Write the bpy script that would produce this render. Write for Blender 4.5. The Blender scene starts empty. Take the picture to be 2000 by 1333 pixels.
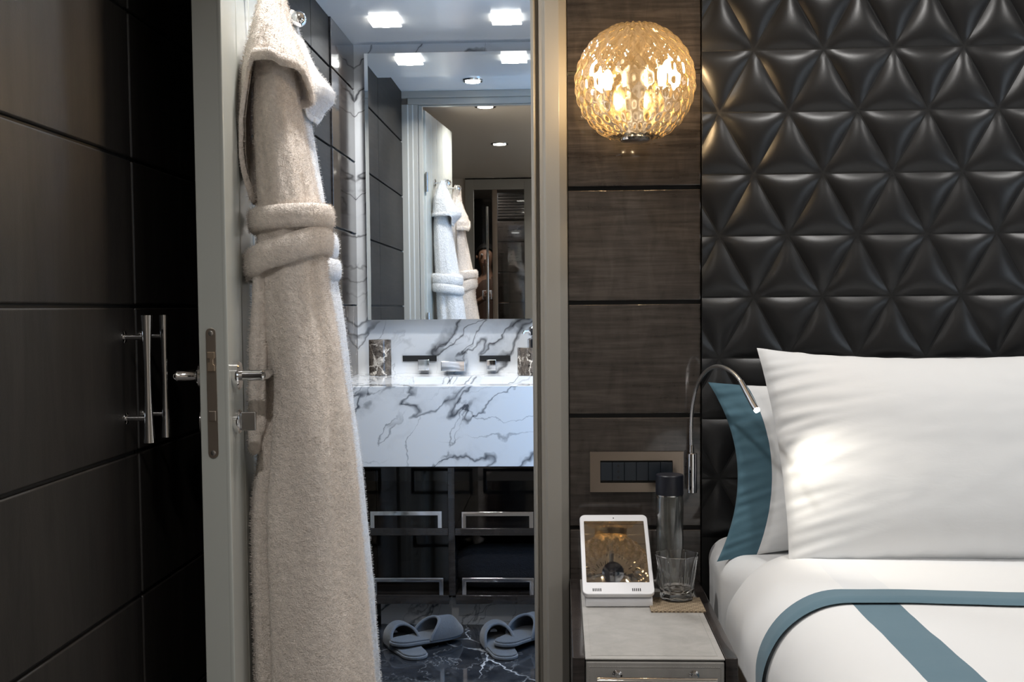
import bpy, bmesh, math, random
from mathutils import Vector, Matrix, noise
C = bpy.context.scene.collection
PI = math.pi
rnd = random.Random(7)

# ------------------------------------------------------------------ camera, world, exposure
FPX, CX, CY, CAMZ = 2200.0, 1000.0, 714.55, 1.07
RM = Matrix(((0.99899132, 0.04406472, -0.0086391), (-0.00636899, -0.05140035, -0.99865782), (-0.04444963, 0.99770552, -0.05106785)))
cam_data = bpy.data.cameras.new('camera')
cam_data.sensor_width = 36.0
cam_data.lens = FPX * 36.0 / 2000.0
cam_data.shift_y = (CY - 666.5) / 2000.0
cam_data.clip_start = 0.02
cam = bpy.data.objects.new('camera', cam_data)
C.objects.link(cam)
cm = Matrix((RM[0], -RM[1], -RM[2])).transposed()
cam.matrix_world = Matrix.Translation((0, 0, CAMZ)) @ cm.to_4x4()
sc = bpy.context.scene
sc.camera = cam
sc.view_settings.view_transform = 'Standard'
sc.view_settings.look = 'None'
sc.view_settings.exposure = 0.0
sc.view_settings.gamma = 1.0
sc.view_settings.use_curve_mapping = False
try:
    sc.cycles.max_bounces = 14
    sc.cycles.glossy_bounces = 8
    sc.cycles.transmission_bounces = 10
    sc.cycles.transparent_max_bounces = 16
    sc.cycles.caustics_reflective = False
    sc.cycles.caustics_refractive = False
    sc.cycles.sample_clamp_indirect = 6.0
    sc.cycles.use_denoising = True
except Exception:
    pass
w = bpy.data.worlds.new('world')
sc.world = w
w.use_nodes = True
w.node_tree.nodes['Background'].inputs[0].default_value = (0.6, 0.75, 1.0, 1)
w.node_tree.nodes['Background'].inputs[1].default_value = 0.3


def area(name, loc, size, power, col, rot=(0, 0, 0), size_y=None, spread=PI):
    l = bpy.data.lights.new(name, 'AREA')
    l.energy = power
    l.color = col
    l.size = size
    if size_y:
        l.shape = 'RECTANGLE'
        l.size_y = size_y
    else:
        l.shape = 'DISK'
    l.spread = spread
    o = bpy.data.objects.new(name, l)
    C.objects.link(o)
    o.location = loc
    o.rotation_euler = rot
    return o


NEUT = (1, .98, .955)
BED_CEIL, BATH_CEIL = 2.20, 2.085
BED_LIGHTS = [(-.42, 2.25), (-.42, .8), (.75, 2.2), (1.5, 2.2), (.75, .5), (1.6, .5), (.2, -.6)]
BED_POWER = [7.5, 10.0, 4.1, 4.1, 2.8, 2.8, 4.0]
BATH_LIGHTS = [(-.613, 3.987, 1), (-.187, 3.987, 1), (-.42, 3.145, 0), (.12, 3.25, 0)]
BATH_HIGH = 2.166       # raised ceiling nearer the door
BATH_POWER = [5.5, 5.5, 7.5, 6.5]
for (x, y), p in zip(BED_LIGHTS, BED_POWER):
    area('downlight_lamp', (x, y, BED_CEIL - .014), .085, p, NEUT, spread=2.4)
area('downlight_lamp', (-.62, -1.5, BED_CEIL - .014), .085, 6.0, NEUT, spread=2.6)  # added lamp, brightens the figure and planks behind the shower glass
for (x, y, s), p in zip(BATH_LIGHTS, BATH_POWER):
    area('spot_lamp', (x, y, (BATH_CEIL if s else BATH_HIGH) - .022), .075, p, (.96, .98, 1), spread=2.6)

# ------------------------------------------------------------------ helpers
RI = (Matrix(((FPX, 0, CX), (0, FPX, CY), (0, 0, 1))) @ RM).inverted()


def U(px, py, Y):
    """world point at depth Y seen along photograph direction px, py"""
    d = RI @ Vector((px, py, 1))
    return Vector((d.x / d.y * Y, Y, d.z / d.y * Y + CAMZ))


def F(px, py, Z):
    d = RI @ Vector((px, py, 1))
    Y = (Z - CAMZ) / (d.z / d.y)
    return Vector((d.x / d.y * Y, Y, Z))


class MB:
    def __init__(s):
        s.v = []; s.f = []

    def add(s, vs, fs):
        b = len(s.v)
        s.v += [Vector(p) for p in vs]
        s.f += [tuple(i + b for i in f) for f in fs]
        return s

    def box(s, x0, x1, y0, y1, z0, z1):
        return s.add([(x0, y0, z0), (x1, y0, z0), (x1, y1, z0), (x0, y1, z0), (x0, y0, z1), (x1, y0, z1), (x1, y1, z1), (x0, y1, z1)],
                     [(0, 3, 2, 1), (4, 5, 6, 7), (0, 1, 5, 4), (1, 2, 6, 5), (2, 3, 7, 6), (3, 0, 4, 7)])

    def prism(s, poly, fn, c0, c1):
        n = len(poly)
        vs = [fn(a, b, c0) for a, b in poly] + [fn(a, b, c1) for a, b in poly]
        return s.add(vs, [tuple(range(n))[::-1], tuple(range(n, 2 * n))] + [(i, (i + 1) % n, n + (i + 1) % n, n + i) for i in range(n)])

    def rings(s, rings, closed=True, cap0=True, cap1=True):
        n = len(rings[0])
        vs = [p for r in rings for p in r]
        fs = []
        for k in range(len(rings) - 1):
            for i in range(n if closed else n - 1):
                j = (i + 1) % n
                fs.append((k * n + i, k * n + j, (k + 1) * n + j, (k + 1) * n + i))
        if closed and cap0: fs.append(tuple(range(n))[::-1])
        if closed and cap1: fs.append(tuple(range((len(rings) - 1) * n, len(rings) * n)))
        return s.add(vs, fs)

    def tube(s, pts, r, n=12, cap=True):
        pts = [Vector(p) for p in pts]
        m = len(pts)
        rs = r if isinstance(r, (list, tuple)) else [r] * m
        rings = []
        up = None
        for i in range(m):
            t = (pts[min(i + 1, m - 1)] - pts[max(i - 1, 0)]).normalized()
            if up is None:
                up = Vector((0, 0, 1)) if abs(t.z) < .9 else Vector((1, 0, 0))
            a = (up - t * up.dot(t)).normalized()
            up = a
            b = t.cross(a)
            rings.append([pts[i] + (a * math.cos(2 * PI * k / n) + b * math.sin(2 * PI * k / n)) * rs[i] for k in range(n)])
        return s.rings(rings, True, cap, cap)

    def lathe(s, prof, c=(0, 0, 0), n=32, axis=None, cap=True):
        """prof: (radius, height) list along axis (default +Z)"""
        ax = Vector(axis or (0, 0, 1)).normalized()
        a = ax.orthogonal().normalized()
        b = ax.cross(a)
        c = Vector(c)
        rings = [[c + ax * h + (a * math.cos(2 * PI * k / n) + b * math.sin(2 * PI * k / n)) * max(r, 1e-5) for k in range(n)] for r, h in prof]
        return s.rings(rings, True, cap, cap)

    def grid(s, fn, nu, nv):
        vs = [fn(i / nu, j / nv) for j in range(nv + 1) for i in range(nu + 1)]
        return s.add(vs, [(j * (nu + 1) + i, j * (nu + 1) + i + 1, (j + 1) * (nu + 1) + i + 1, (j + 1) * (nu + 1) + i) for j in range(nv) for i in range(nu)])


WM = {}


def weighted_normals(me):
    """rounded bevels beside truly flat faces: corner normals averaged by face area"""
    me.polygons.foreach_set('use_smooth', [True] * len(me.polygons))
    at = [[] for _ in me.vertices]
    for p in me.polygons:
        for v in p.vertices: at[v].append(p.index)
    P = me.polygons
    nr = [p.normal.copy() for p in P]
    ar = [p.area for p in P]
    out = []
    for p in P:
        n0 = nr[p.index]
        for v in p.vertices:
            n = Vector()
            for q in at[v]:
                if nr[q].dot(n0) > .6: n += nr[q] * ar[q]
            out.append(tuple(n.normalized()) if n.length > 0 else tuple(n0))
    me.normals_split_custom_set(out)


def mesh_from(name, mb, mat, bevel=0, seg=2, angle=35, flat=False, sub=0, weld=0):
    me = bpy.data.meshes.new(name)
    me.from_pydata([tuple(p) for p in mb.v], [], mb.f)
    bm = bmesh.new()
    bm.from_mesh(me)
    if weld: bmesh.ops.remove_doubles(bm, verts=bm.verts, dist=weld)
    bmesh.ops.recalc_face_normals(bm, faces=bm.faces)
    if bevel:
        bm.normal_update()
        es = [e for e in bm.edges if len(e.link_faces) == 2 and e.calc_face_angle(0) > math.radians(30)]
        bmesh.ops.bevel(bm, geom=es, offset=bevel, segments=seg, affect='EDGES', profile=.5, clamp_overlap=True)
    bm.to_mesh(me)
    bm.free()
    if bevel:
        weighted_normals(me)
    elif not flat:
        me.polygons.foreach_set('use_smooth', [True] * len(me.polygons))
        me.set_sharp_from_angle(angle=math.radians(angle))
    me.materials.append(mat)
    return me


def obj(name, mb, mat, parent=None, local=False, **k):
    """one mesh object; geometry is authored in world space unless local"""
    base = WM.get(parent.name, Matrix()) if parent else Matrix()
    if parent and not local:
        inv = base.inverted()
        mb.v = [inv @ p for p in mb.v]
    o = bpy.data.objects.new(name, mesh_from(name, mb, mat, **k))
    C.objects.link(o)
    if parent: o.parent = parent
    WM[o.name] = base
    return o


def tag(o, label=None, cat=None, group=None, kind=None):
    if label: o['label'] = label
    if cat: o['category'] = cat
    if group: o['group'] = group
    if kind: o['kind'] = kind
    return o


def thing(name, label, cat, loc=(0, 0, 0), rotz=0, group=None, kind=None):
    o = bpy.data.objects.new(name, None)
    C.objects.link(o)
    o.empty_display_size = .05
    o.location = loc
    o.rotation_euler = (0, 0, rotz)
    WM[o.name] = Matrix.Translation(loc) @ Matrix.Rotation(rotz, 4, 'Z')
    return tag(o, label, cat, group, kind)


def copy_tree(o, parent=None):
    c = o.copy()
    C.objects.link(c)
    if parent: c.parent = parent
    for ch in list(o.children):
        copy_tree(ch, c)
    return c


def lerp_table(tab, x):
    """tab: rows (key, a, b, ...) sorted by key -> smooth interpolation"""
    if x <= tab[0][0]: return tab[0][1:]
    if x >= tab[-1][0]: return tab[-1][1:]
    for i in range(len(tab) - 1):
        if tab[i][0] <= x <= tab[i + 1][0]:
            t = (x - tab[i][0]) / (tab[i + 1][0] - tab[i][0])
            return tuple(a + (b - a) * t for a, b in zip(tab[i][1:], tab[i + 1][1:]))


def sstep(a, b, x):
    t = min(1, max(0, (x - a) / (b - a)))
    return t * t * (3 - 2 * t)


# ------------------------------------------------------------------ materials
def mat(name, base=(.8, .8, .8), rough=.5, metal=0, **kw):
    m = bpy.data.materials.new(name)
    m.use_nodes = True
    b = m.node_tree.nodes['Principled BSDF']
    b.inputs['Base Color'].default_value = (*base, 1)
    b.inputs['Roughness'].default_value = rough
    b.inputs['Metallic'].default_value = metal
    for k, v in kw.items():
        b.inputs[k.replace('_', ' ')].default_value = v
    return m


class NT:
    def __init__(s, m):
        s.m = m; s.t = m.node_tree; s.b = s.t.nodes.get('Principled BSDF')
        s.pos = s.t.nodes.new('ShaderNodeNewGeometry').outputs['Position']

    def n(s, kind, **kw):
        x = s.t.nodes.new(kind)
        for k, v in kw.items(): setattr(x, k, v)
        return x

    def link(s, a, b): s.t.links.new(a, b)

    def mapping(s, scale=(1, 1, 1), rot=(0, 0, 0), loc=(0, 0, 0), vec=None):
        x = s.n('ShaderNodeMapping')
        x.inputs['Scale'].default_value = scale
        x.inputs['Rotation'].default_value = rot
        x.inputs['Location'].default_value = loc
        s.link(vec or s.pos, x.inputs['Vector'])
        return x.outputs['Vector']

    def noise(s, vec, scale=5, detail=4, rough=.5, dist=0, out='Fac'):
        x = s.n('ShaderNodeTexNoise')
        x.inputs['Scale'].default_value = scale
        x.inputs['Detail'].default_value = detail
        x.inputs['Roughness'].default_value = rough
        x.inputs['Distortion'].default_value = dist
        s.link(vec, x.inputs['Vector'])
        return x.outputs[out]

    def math(s, op, a, b=None, c=None, clamp=False):
        x = s.n('ShaderNodeMath', operation=op, use_clamp=clamp)
        for i, v in enumerate((a, b, c)):
            if v is None: continue
            if isinstance(v, (int, float)): x.inputs[i].default_value = v
            else: s.link(v, x.inputs[i])
        return x.outputs[0]

    def ramp(s, fac, stops, interp='LINEAR'):
        x = s.n('ShaderNodeValToRGB')
        x.color_ramp.interpolation = interp
        while len(x.color_ramp.elements) < len(stops): x.color_ramp.elements.new(.5)
        for e, (p, c) in zip(x.color_ramp.elements, stops):
            e.position = p
            e.color = (*c, 1) if not isinstance(c, (int, float)) else (c, c, c, 1)
        s.link(fac, x.inputs[0])
        return x.outputs[0]

    def mix(s, fac, a, b, mode='MIX'):
        x = s.n('ShaderNodeMix', data_type='RGBA', blend_type=mode)
        for i, v in ((0, fac), (6, a), (7, b)):
            if isinstance(v, (int, float)): x.inputs[i].default_value = v
            elif isinstance(v, tuple): x.inputs[i].default_value = (*v, 1)
            else: s.link(v, x.inputs[i])
        return x.outputs[2]

    def bump(s, h, strength=.3, dist=.002):
        x = s.n('ShaderNodeBump')
        x.inputs['Strength'].default_value = strength
        x.inputs['Distance'].default_value = dist
        s.link(h, x.inputs['Height'])
        s.link(x.outputs[0], s.b.inputs['Normal'])
        return x

    def color(s, c): s.link(c, s.b.inputs['Base Color'])
    def rough(s, c): s.link(c, s.b.inputs['Roughness'])


def wood(name, c0, c1, c2, rough=.1, vertical=False, coat=.6):
    m = mat(name, rough=rough)
    t = NT(m)
    t.b.inputs['Coat Weight'].default_value = coat
    t.b.inputs['Coat Roughness'].default_value = .03
    sc_ = (30, 30, 3.0) if vertical else (3.0, 3.0, 46)
    v = t.mapping(sc_)
    g = t.noise(v, 1.6, 6, .62, .5)
    v2 = t.mapping((26, 26, 9) if not vertical else (9, 9, 26), rot=(0, .45, 0))
    fig = t.noise(v2, 1.1, 3, .55, .8)
    v3 = t.mapping((1.5, 1.5, 5))
    big = t.noise(v3, 1.2, 2, .5)
    s = t.math('ADD', t.math('MULTIPLY', g, .62), t.math('MULTIPLY', fig, .25))
    s = t.math('ADD', s, t.math('MULTIPLY', big, .16))
    t.color(t.ramp(s, [(.40, c0), (.52, c1), (.64, c2)]))
    return m


M = {}
M['wood'] = wood('wood_gloss', (.023, .0182, .0155), (.041, .0335, .029), (.068, .056, .048))
M['wood_dark'] = wood('wood_dark', (.014, .0118, .0105), (.024, .020, .018), (.038, .032, .028))
M['wood_satin'] = wood('wood_satin', (.007, .006, .0054), (.0125, .0106, .0095), (.021, .018, .016), rough=.5, coat=0.0)
M['wood_satin'].node_tree.nodes['Principled BSDF'].inputs['Specular IOR Level'].default_value = .15
M['wood_ns'] = wood('wood_nightstand', (.014, .011, .010), (.030, .024, .022), (.05, .041, .037), rough=.22, coat=.3)


def leather(name, base, rough, bump=.25, streak=0.0, scale=420):
    m = mat(name, base, rough)
    t = NT(m)
    t.b.inputs['Specular IOR Level'].default_value = .5
    tc = t.n('ShaderNodeTexCoord').outputs['Object']
    fine = t.noise(t.mapping((1, 1, 1)), scale, 3, .6)
    t.bump(fine, bump, .0006)
    if streak:
        st = t.noise(t.mapping((9, 9, 1.4), rot=(0, .2, 0)), 2.0, 5, .65, .4)
        hi = tuple(min(1, c * (1 + streak)) for c in base); lo = tuple(c * (1 - streak * .6) for c in base)
        t.color(t.ramp(st, [(.32, lo), (.68, hi)]))
        t.rough(t.ramp(st, [(.3, rough + .08), (.7, rough - .06)]))
    return m


M['leather_black'] = leather('leather_black', (.0135, .0135, .0145), .36, .22)
M['leather_seam'] = mat('leather_seam', (.004, .004, .004), .7)
M['leather_closet'] = leather('leather_closet', (.0150, .0128, .0115), .40, .25, .5, 300)
M['leather_grey'] = leather('leather_grey', (.36, .345, .325), .42, .25, .16, 300)
M['black_core'] = mat('black_core', (.006, .006, .006), .5)
M['paint'] = mat('greige_paint', (.46, .435, .385), .28)
M['paint_trim'] = mat('greige_paint_trim', (.33, .31, .275), .3)
M['paint_door'] = mat('grey_paint_door', (.465, .475, .44), .22)
M['ceiling_bed'] = mat('ceiling_bedroom', (.72, .645, .56), .4)
M['ceiling_bath'] = mat('ceiling_bathroom', (.84, .84, .83), .22)
M['chrome'] = mat('chrome', (.82, .82, .83), .06, 1)
M['chrome_neck'] = mat('chrome_neck', (.85, .85, .86), .3, 1)
M['chrome_soft'] = mat('chrome_soft', (.62, .61, .60), .22, 1)
M['bronze'] = mat('bronze_satin', (.36, .30, .25), .3, 1)
M['brass_lock'] = mat('lock_metal', (.50, .44, .38), .3, 1)
M['brass_bit'] = mat('lock_brass', (.62, .50, .38), .35, 1)
M['mirror'] = mat('mirror_silver', (.92, .94, .94), .0, 1)
M['slot'] = mat('dark_slot', (.004, .004, .004), .6)
M['navy'] = mat('navy_plastic', (.016, .022, .030), .32)
M['cap'] = mat('cap_plastic', (.013, .015, .024), .4)
M['white_plastic'] = mat('white_plastic', (.80, .80, .82), .28)
M['screen'] = mat('screen_glass', (.008, .008, .010), .02, Specular_IOR_Level=1.0)
M['screen'].node_tree.nodes['Principled BSDF'].inputs['IOR'].default_value = 2.1
M['gold'] = mat('gold_plate', (.85, .62, .32), .22, 1)


def marble_white(name, seed=0.0, dark=(.085, .095, .11), rot=.65, scale=1.0):
    m = mat(name, rough=.08)
    t = NT(m)
    v = t.mapping((1, 1, 1), loc=(seed, seed * .7, seed * .3))
    def warped(amt, sc_):
        wn = t.noise(v, sc_ * scale, 4, .6, 0, 'Color')
        sv = t.n('ShaderNodeVectorMath', operation='SCALE')
        t.link(wn, sv.inputs[0]); sv.inputs['Scale'].default_value = amt / scale
        av = t.n('ShaderNodeVectorMath', operation='ADD')
        t.link(v, av.inputs[0]); t.link(sv.outputs[0], av.inputs[1])
        return av.outputs[0]
    w1, w2 = warped(.16, 4.5), warped(.10, 9)
    def veins(vec, r, sc_, wid, fine):
        p = t.mapping((sc_[0] * scale, scale, sc_[1] * scale), vec=t.mapping(rot=(0, r, 0), vec=vec))
        n = t.noise(p, 1.0, fine, .5)
        ridge = t.math('ABSOLUTE', t.math('SUBTRACT', n, .5))
        return t.math('SUBTRACT', 1, t.math('DIVIDE', ridge, wid), clamp=True), n
    wid = t.ramp(t.noise(w1, 7 * scale, 3, .6), [(.40, .008), (.53, .018), (.66, .060)])
    a, na = veins(w1, rot, (1.6, 7.5), wid, 2)
    b, nb = veins(w2, rot + .35, (2.6, 10.0), .012, 3)
    c, nc = veins(w2, rot - .5, (2.2, 6.0), .010, 2)
    mask = t.ramp(t.noise(v, 3.6 * scale, 2, .5), [(.46, 0.0), (.58, 1.0)])
    mask2 = t.ramp(t.noise(v, 5.1 * scale, 2, .5), [(.50, 0.0), (.62, 1.0)])
    cloud = t.math('MULTIPLY', t.ramp(t.noise(w1, 9 * scale, 5, .65), [(.45, 0.0), (.75, .45)]), t.ramp(t.math('ABSOLUTE', t.math('SUBTRACT', na, .5)), [(.0, 1.0), (.07, 0.0)]))
    tot = t.math('ADD', t.math('MULTIPLY', a, .80), t.math('MULTIPLY', t.math('MULTIPLY', b, mask), .65), clamp=True)
    tot = t.math('ADD', tot, t.math('MULTIPLY', t.math('MULTIPLY', c, mask2), .5), clamp=True)
    tot = t.math('ADD', tot, cloud, clamp=True)
    t.color(t.mix(tot, (.79, .795, .80), dark))
    return m


M['marble'] = marble_white('marble_white', 0.0)
M['marble_wall'] = marble_white('marble_white_wall', 5.3, (.10, .10, .105), .75, .8)


def marble_dark(name, base0, base1, vein, scale=1.0, thin=.012, strength=1.0, warp_=.35, cell=3.4, fine=.45):
    m = mat(name, rough=.07)
    t = NT(m)
    v = t.mapping((1, 1, 1))
    warp = t.noise(v, 5 * scale, 4, .65, 0, 'Color')
    sv = t.n('ShaderNodeVectorMath', operation='SCALE')
    t.link(warp, sv.inputs[0]); sv.inputs['Scale'].default_value = warp_ / scale
    av = t.n('ShaderNodeVectorMath', operation='ADD')
    t.link(v, av.inputs[0]); t.link(sv.outputs[0], av.inputs[1])
    cells = t.n('ShaderNodeTexVoronoi', feature='DISTANCE_TO_EDGE')
    cells.inputs['Scale'].default_value = cell * scale
    t.link(t.mapping((1, .55, 1), rot=(0, 0, .7), vec=av.outputs[0]), cells.inputs['Vector'])
    a = t.math('SUBTRACT', 1, t.math('DIVIDE', cells.outputs[0], thin), clamp=True)
    n2 = t.noise(t.mapping((1, .5, 1), rot=(0, 0, .5), vec=av.outputs[0]), 7 * scale, 5, .6)
    b = t.math('SUBTRACT', 1, t.math('DIVIDE', t.math('ABSOLUTE', t.math('SUBTRACT', n2, .5)), .012), clamp=True)
    msk = t.ramp(t.noise(v, 4 * scale, 3, .6), [(.42, .05), (.62, 1.0)])
    tot = t.math('MULTIPLY', t.math('ADD', a, t.math('MULTIPLY', b, fine), clamp=True), t.math('MULTIPLY', msk, strength), clamp=True)
    base = t.mix(t.ramp(t.noise(av.outputs[0], 9 * scale, 6, .7), [(.35, 0.0), (.7, 1.0)]), base0, base1)
    t.color(t.mix(tot, base, vein))
    return m


M['marble_black'] = marble_dark('marble_black', (.010, .012, .016), (.040, .044, .052), (.55, .58, .62), 1.0, .010, 1.0, .13, 3.0, .22)
M['marble_brown'] = marble_dark('marble_brown', (.035, .027, .022), (.10, .080, .066), (.60, .52, .44), 1.6, .018, .8)
M['marble_tumbler'] = marble_dark('marble_tumbler', (.020, .016, .014), (.20, .165, .135), (.72, .65, .56), 4.5, .07, 1.3)


def terry(name, base, scale=330, bump=.9):
    m = mat(name, base, .95)
    t = NT(m)
    t.b.inputs['Sheen Weight'].default_value = .35
    t.b.inputs['Sheen Roughness'].default_value = .6
    n1 = t.noise(t.mapping(), scale, 3, .65)
    n2 = t.noise(t.mapping(), scale * .32, 3, .6)
    h = t.math('ADD', n1, t.math('MULTIPLY', n2, 1.3))
    t.bump(h, bump, .004)
    t.color(t.mix(t.ramp(n2, [(.3, 0.0), (.7, 1.0)]), tuple(c * .86 for c in base), tuple(min(1, c * 1.06) for c in base)))
    return m


M['terry_cream'] = terry('terry_cream', (.90, .80, .715))
M['terry_white'] = terry('terry_white', (.87, .84, .81))
M['terry_navy'] = terry('terry_navy', (.006, .0065, .010), 260)
M['terry_navy'].node_tree.nodes['Principled BSDF'].inputs['Sheen Weight'].default_value = .05
M['slipper'] = terry('slipper_velour', (.055, .070, .092), 600, .35)
M['slipper_rim'] = terry('slipper_binding', (.085, .105, .135), 700, .3)


def cloth(name, base, bump=.12, wr=.25):
    m = mat(name, base, .85)
    t = NT(m)
    t.b.inputs['Sheen Weight'].default_value = .15
    n1 = t.noise(t.mapping((1, 1, 1)), 900, 2, .5)
    n2 = t.noise(t.mapping((5, 5, 12)), 2.4, 4, .55, .6)
    h = t.math('ADD', t.math('MULTIPLY', n1, .08), t.math('MULTIPLY', n2, wr * 4))
    t.bump(h, bump, .006)
    return m


M['linen'] = cloth('white_linen', (.76, .765, .77))
M['linen_b'] = cloth('white_linen_duvet', (.80, .80, .80), .10, .2)
M['linen_show'] = cloth('linen_show_through', (.75, .76, .775), .08, .15)  # slightly greyer cloth, the stripe underneath showing through
M['teal'] = cloth('teal_cotton', (.060, .135, .180), .15)
M['teal_b'] = cloth('teal_stripe', (.105, .185, .235), .12)
M['carpet'] = terry('carpet_dark', (.06, .052, .046), 200)


def glassy(name, tint=(1, 1, 1), transp=.75, haze=None, edge=.55, rough=0.0):
    """clear glass that lets lamp light straight through: transparent + refraction + facing-weighted gloss"""
    m = bpy.data.materials.new(name)
    m.use_nodes = True
    t = m.node_tree
    t.nodes.clear()
    out = t.nodes.new('ShaderNodeOutputMaterial')
    tr = t.nodes.new('ShaderNodeBsdfTransparent'); tr.inputs[0].default_value = (*tint, 1)
    rf = t.nodes.new('ShaderNodeBsdfRefraction'); rf.inputs['IOR'].default_value = 1.45; rf.inputs['Color'].default_value = (*tint, 1)
    rf.inputs['Roughness'].default_value = rough
    gl = t.nodes.new('ShaderNodeBsdfGlossy'); gl.inputs['Roughness'].default_value = .02; gl.inputs[0].default_value = (1, 1, 1, 1)
    lw = t.nodes.new('ShaderNodeLayerWeight'); lw.inputs['Blend'].default_value = .30
    m1 = t.nodes.new('ShaderNodeMixShader'); m1.inputs[0].default_value = 1 - transp
    m2 = t.nodes.new('ShaderNodeMixShader')
    mm = t.nodes.new('ShaderNodeMath'); mm.operation = 'MULTIPLY_ADD'; mm.inputs[1].default_value = edge; mm.inputs[2].default_value = .03
    t.links.new(lw.outputs['Facing'], mm.inputs[0])
    t.links.new(tr.outputs[0], m1.inputs[1]); t.links.new(rf.outputs[0], m1.inputs[2])
    t.links.new(mm.outputs[0], m2.inputs[0]); t.links.new(m1.outputs[0], m2.inputs[1]); t.links.new(gl.outputs[0], m2.inputs[2])
    last = m2.outputs[0]
    if haze:
        tl = t.nodes.new('ShaderNodeBsdfTranslucent'); tl.inputs[0].default_value = (*haze[1], 1)
        m3 = t.nodes.new('ShaderNodeMixShader'); m3.inputs[0].default_value = haze[0]
        t.links.new(last, m3.inputs[1]); t.links.new(tl.outputs[0], m3.inputs[2])
        last = m3.outputs[0]
    t.links.new(last, out.inputs[0])
    return m


M['globe'] = glassy('globe_glass', (1.0, .95, .86), .30, haze=(.018, (.95, .68, .34)), edge=.6)
M['clear'] = glassy('clear_glass', (.97, .98, .98), .35, edge=.9)
M['true_glass'] = mat('tumbler_glass', (1, 1, 1), 0.0, Transmission_Weight=1.0, IOR=1.47)
M['bottle'] = glassy('bottle_plastic', (.95, .96, .95), .5, edge=.7)
M['water'] = glassy('water', (.97, .98, .98), .6, edge=.2)
M['pane'] = glassy('window_pane', (.80, .80, .80), .97, edge=.35)


def emit(name, col, s):
    m = bpy.data.materials.new(name)
    m.use_nodes = True
    b = m.node_tree.nodes['Principled BSDF']
    b.inputs['Base Color'].default_value = (*col, 1)
    b.inputs['Emission Color'].default_value = (*col, 1)
    b.inputs['Emission Strength'].default_value = s
    return m


M['bulb'] = emit('bulb_glow', (1, .72, .40), 850)
M['downlight'] = emit('downlight_glow', (1, .94, .85), 14)
M['spot_glass'] = emit('spot_glow', (1, .99, .95), 12)
M['spot_plate'] = emit('spot_plate_glow', (1, 1, .97), 5.0)
M['led'] = emit('reading_led', (1, .92, .78), 60)
M['daylight'] = emit('frosted_daylight', (.22, .52, 1.0), 3.6)

# ------------------------------------------------------------------ the setting
WY = 2.75            # bedroom face of the panelled wall
MY = 4.30            # mirror plane
BY = 4.355           # back wall of the bathroom


def struct(name, mb, m, label, cat, **k):
    return tag(obj(name, mb, m, **k), label, cat, kind='structure')


# bedroom floor / ceiling
struct('floor', MB().box(-1.5, 2.6, -3.2, 2.84, -.06, -.001), M['carpet'], 'dark carpet floor of the sleeping cabin under the bed and nightstand', 'floor')
struct('floor_bathroom', MB().box(-1.0, .6, 2.84, 4.6, -.06, 0), M['marble_black'], 'polished black marble bathroom floor with thin white veins', 'floor')
struct('ceiling', MB().box(-1.5, 2.6, -3.2, 2.80, BED_CEIL, BED_CEIL + .06), M['ceiling_bed'], 'warm beige cabin ceiling seen only in the bathroom mirror', 'ceiling')
struct('ceiling_bathroom', MB().box(-1.0, .6, 3.63, 4.6, BATH_CEIL, BATH_CEIL + .16).box(-1.0, .6, 2.87, 3.63, BATH_HIGH, BATH_HIGH + .06), M['ceiling_bath'], 'pale satin bathroom ceiling with square spotlights', 'ceiling')

# panelled wall right of the doorway, with its glossy wood panels as pieces
wall = struct('wall_back', MB().box(.010, 2.6, WY + .008, 2.868, 0, BED_CEIL), M['black_core'], 'cabin wall beside the doorway clad in glossy dark wood panels', 'wall')
PX0, PX1 = .0165, .3365
z = 1.081 + .276 * 4
for k in range(8):
    z1 = z - .0045; z0 = z - .276 + .0045
    if z1 > BED_CEIL: z1 = BED_CEIL - .002
    if z0 < 0: z0 = .0
    obj('panel', MB().box(PX0, PX1, WY - .004, WY + .010, z0, z1), M['wood'], wall, bevel=.003, seg=2)
    z -= .276
# the wall inside the bathroom behind the jamb (right side wall with the porthole)
wr = struct('wall_right_bathroom', MB().box(.36, .42, 2.87, 4.6, 0, BATH_HIGH), M['marble_wall'], 'white marble side wall of the bathroom hidden right of the doorway', 'wall')
win = tag(obj('window_1', MB().box(.318, .359, 3.04, 3.10, .36, 1.98).box(.318, .359, 3.52, 3.58, .36, 1.98).box(.318, .359, 3.10, 3.52, 1.92, 1.98).box(.318, .359, 3.10, 3.52, .36, .42), M['paint'], bevel=.003), 'frosted daylight window on the right bathroom wall', 'window', kind='structure')
for z0, z1 in ((.42, .905), (.925, 1.405), (1.425, 1.92)):
    obj('pane', MB().box(.340, .346, 3.10, 3.52, z0, z1), M['daylight'], win)
for zz in (.915, 1.415):
    obj('glazing_bar', MB().box(.326, .350, 3.10, 3.52, zz - .010, zz + .010), M['paint'], win, bevel=.002)
obj('sill', MB().box(.295, .359, 3.03, 3.59, .335, .359), M['paint'], win, bevel=.003)

# partition left of the doorway (hinge side) and header over the door
struct('wall_left_partition', MB().box(-.90, -.718, 2.80, 2.868, 0, BED_CEIL), M['paint'], 'short greige wall return between wardrobe and bathroom door hinge', 'wall')
struct('wall_header', MB().box(-.718, .010, 2.80, 2.868, 2.10, BED_CEIL), M['paint'], 'wall above the bathroom doorway seen in the mirror', 'wall')


def moulding(name, prof, z0, z1, m, label):
    # prof: (x, y) outline
    return struct(name, MB().prism(prof, lambda a, b, c: (a, b, c), z0, z1), m, label, 'door frame', bevel=.0015)


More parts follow.
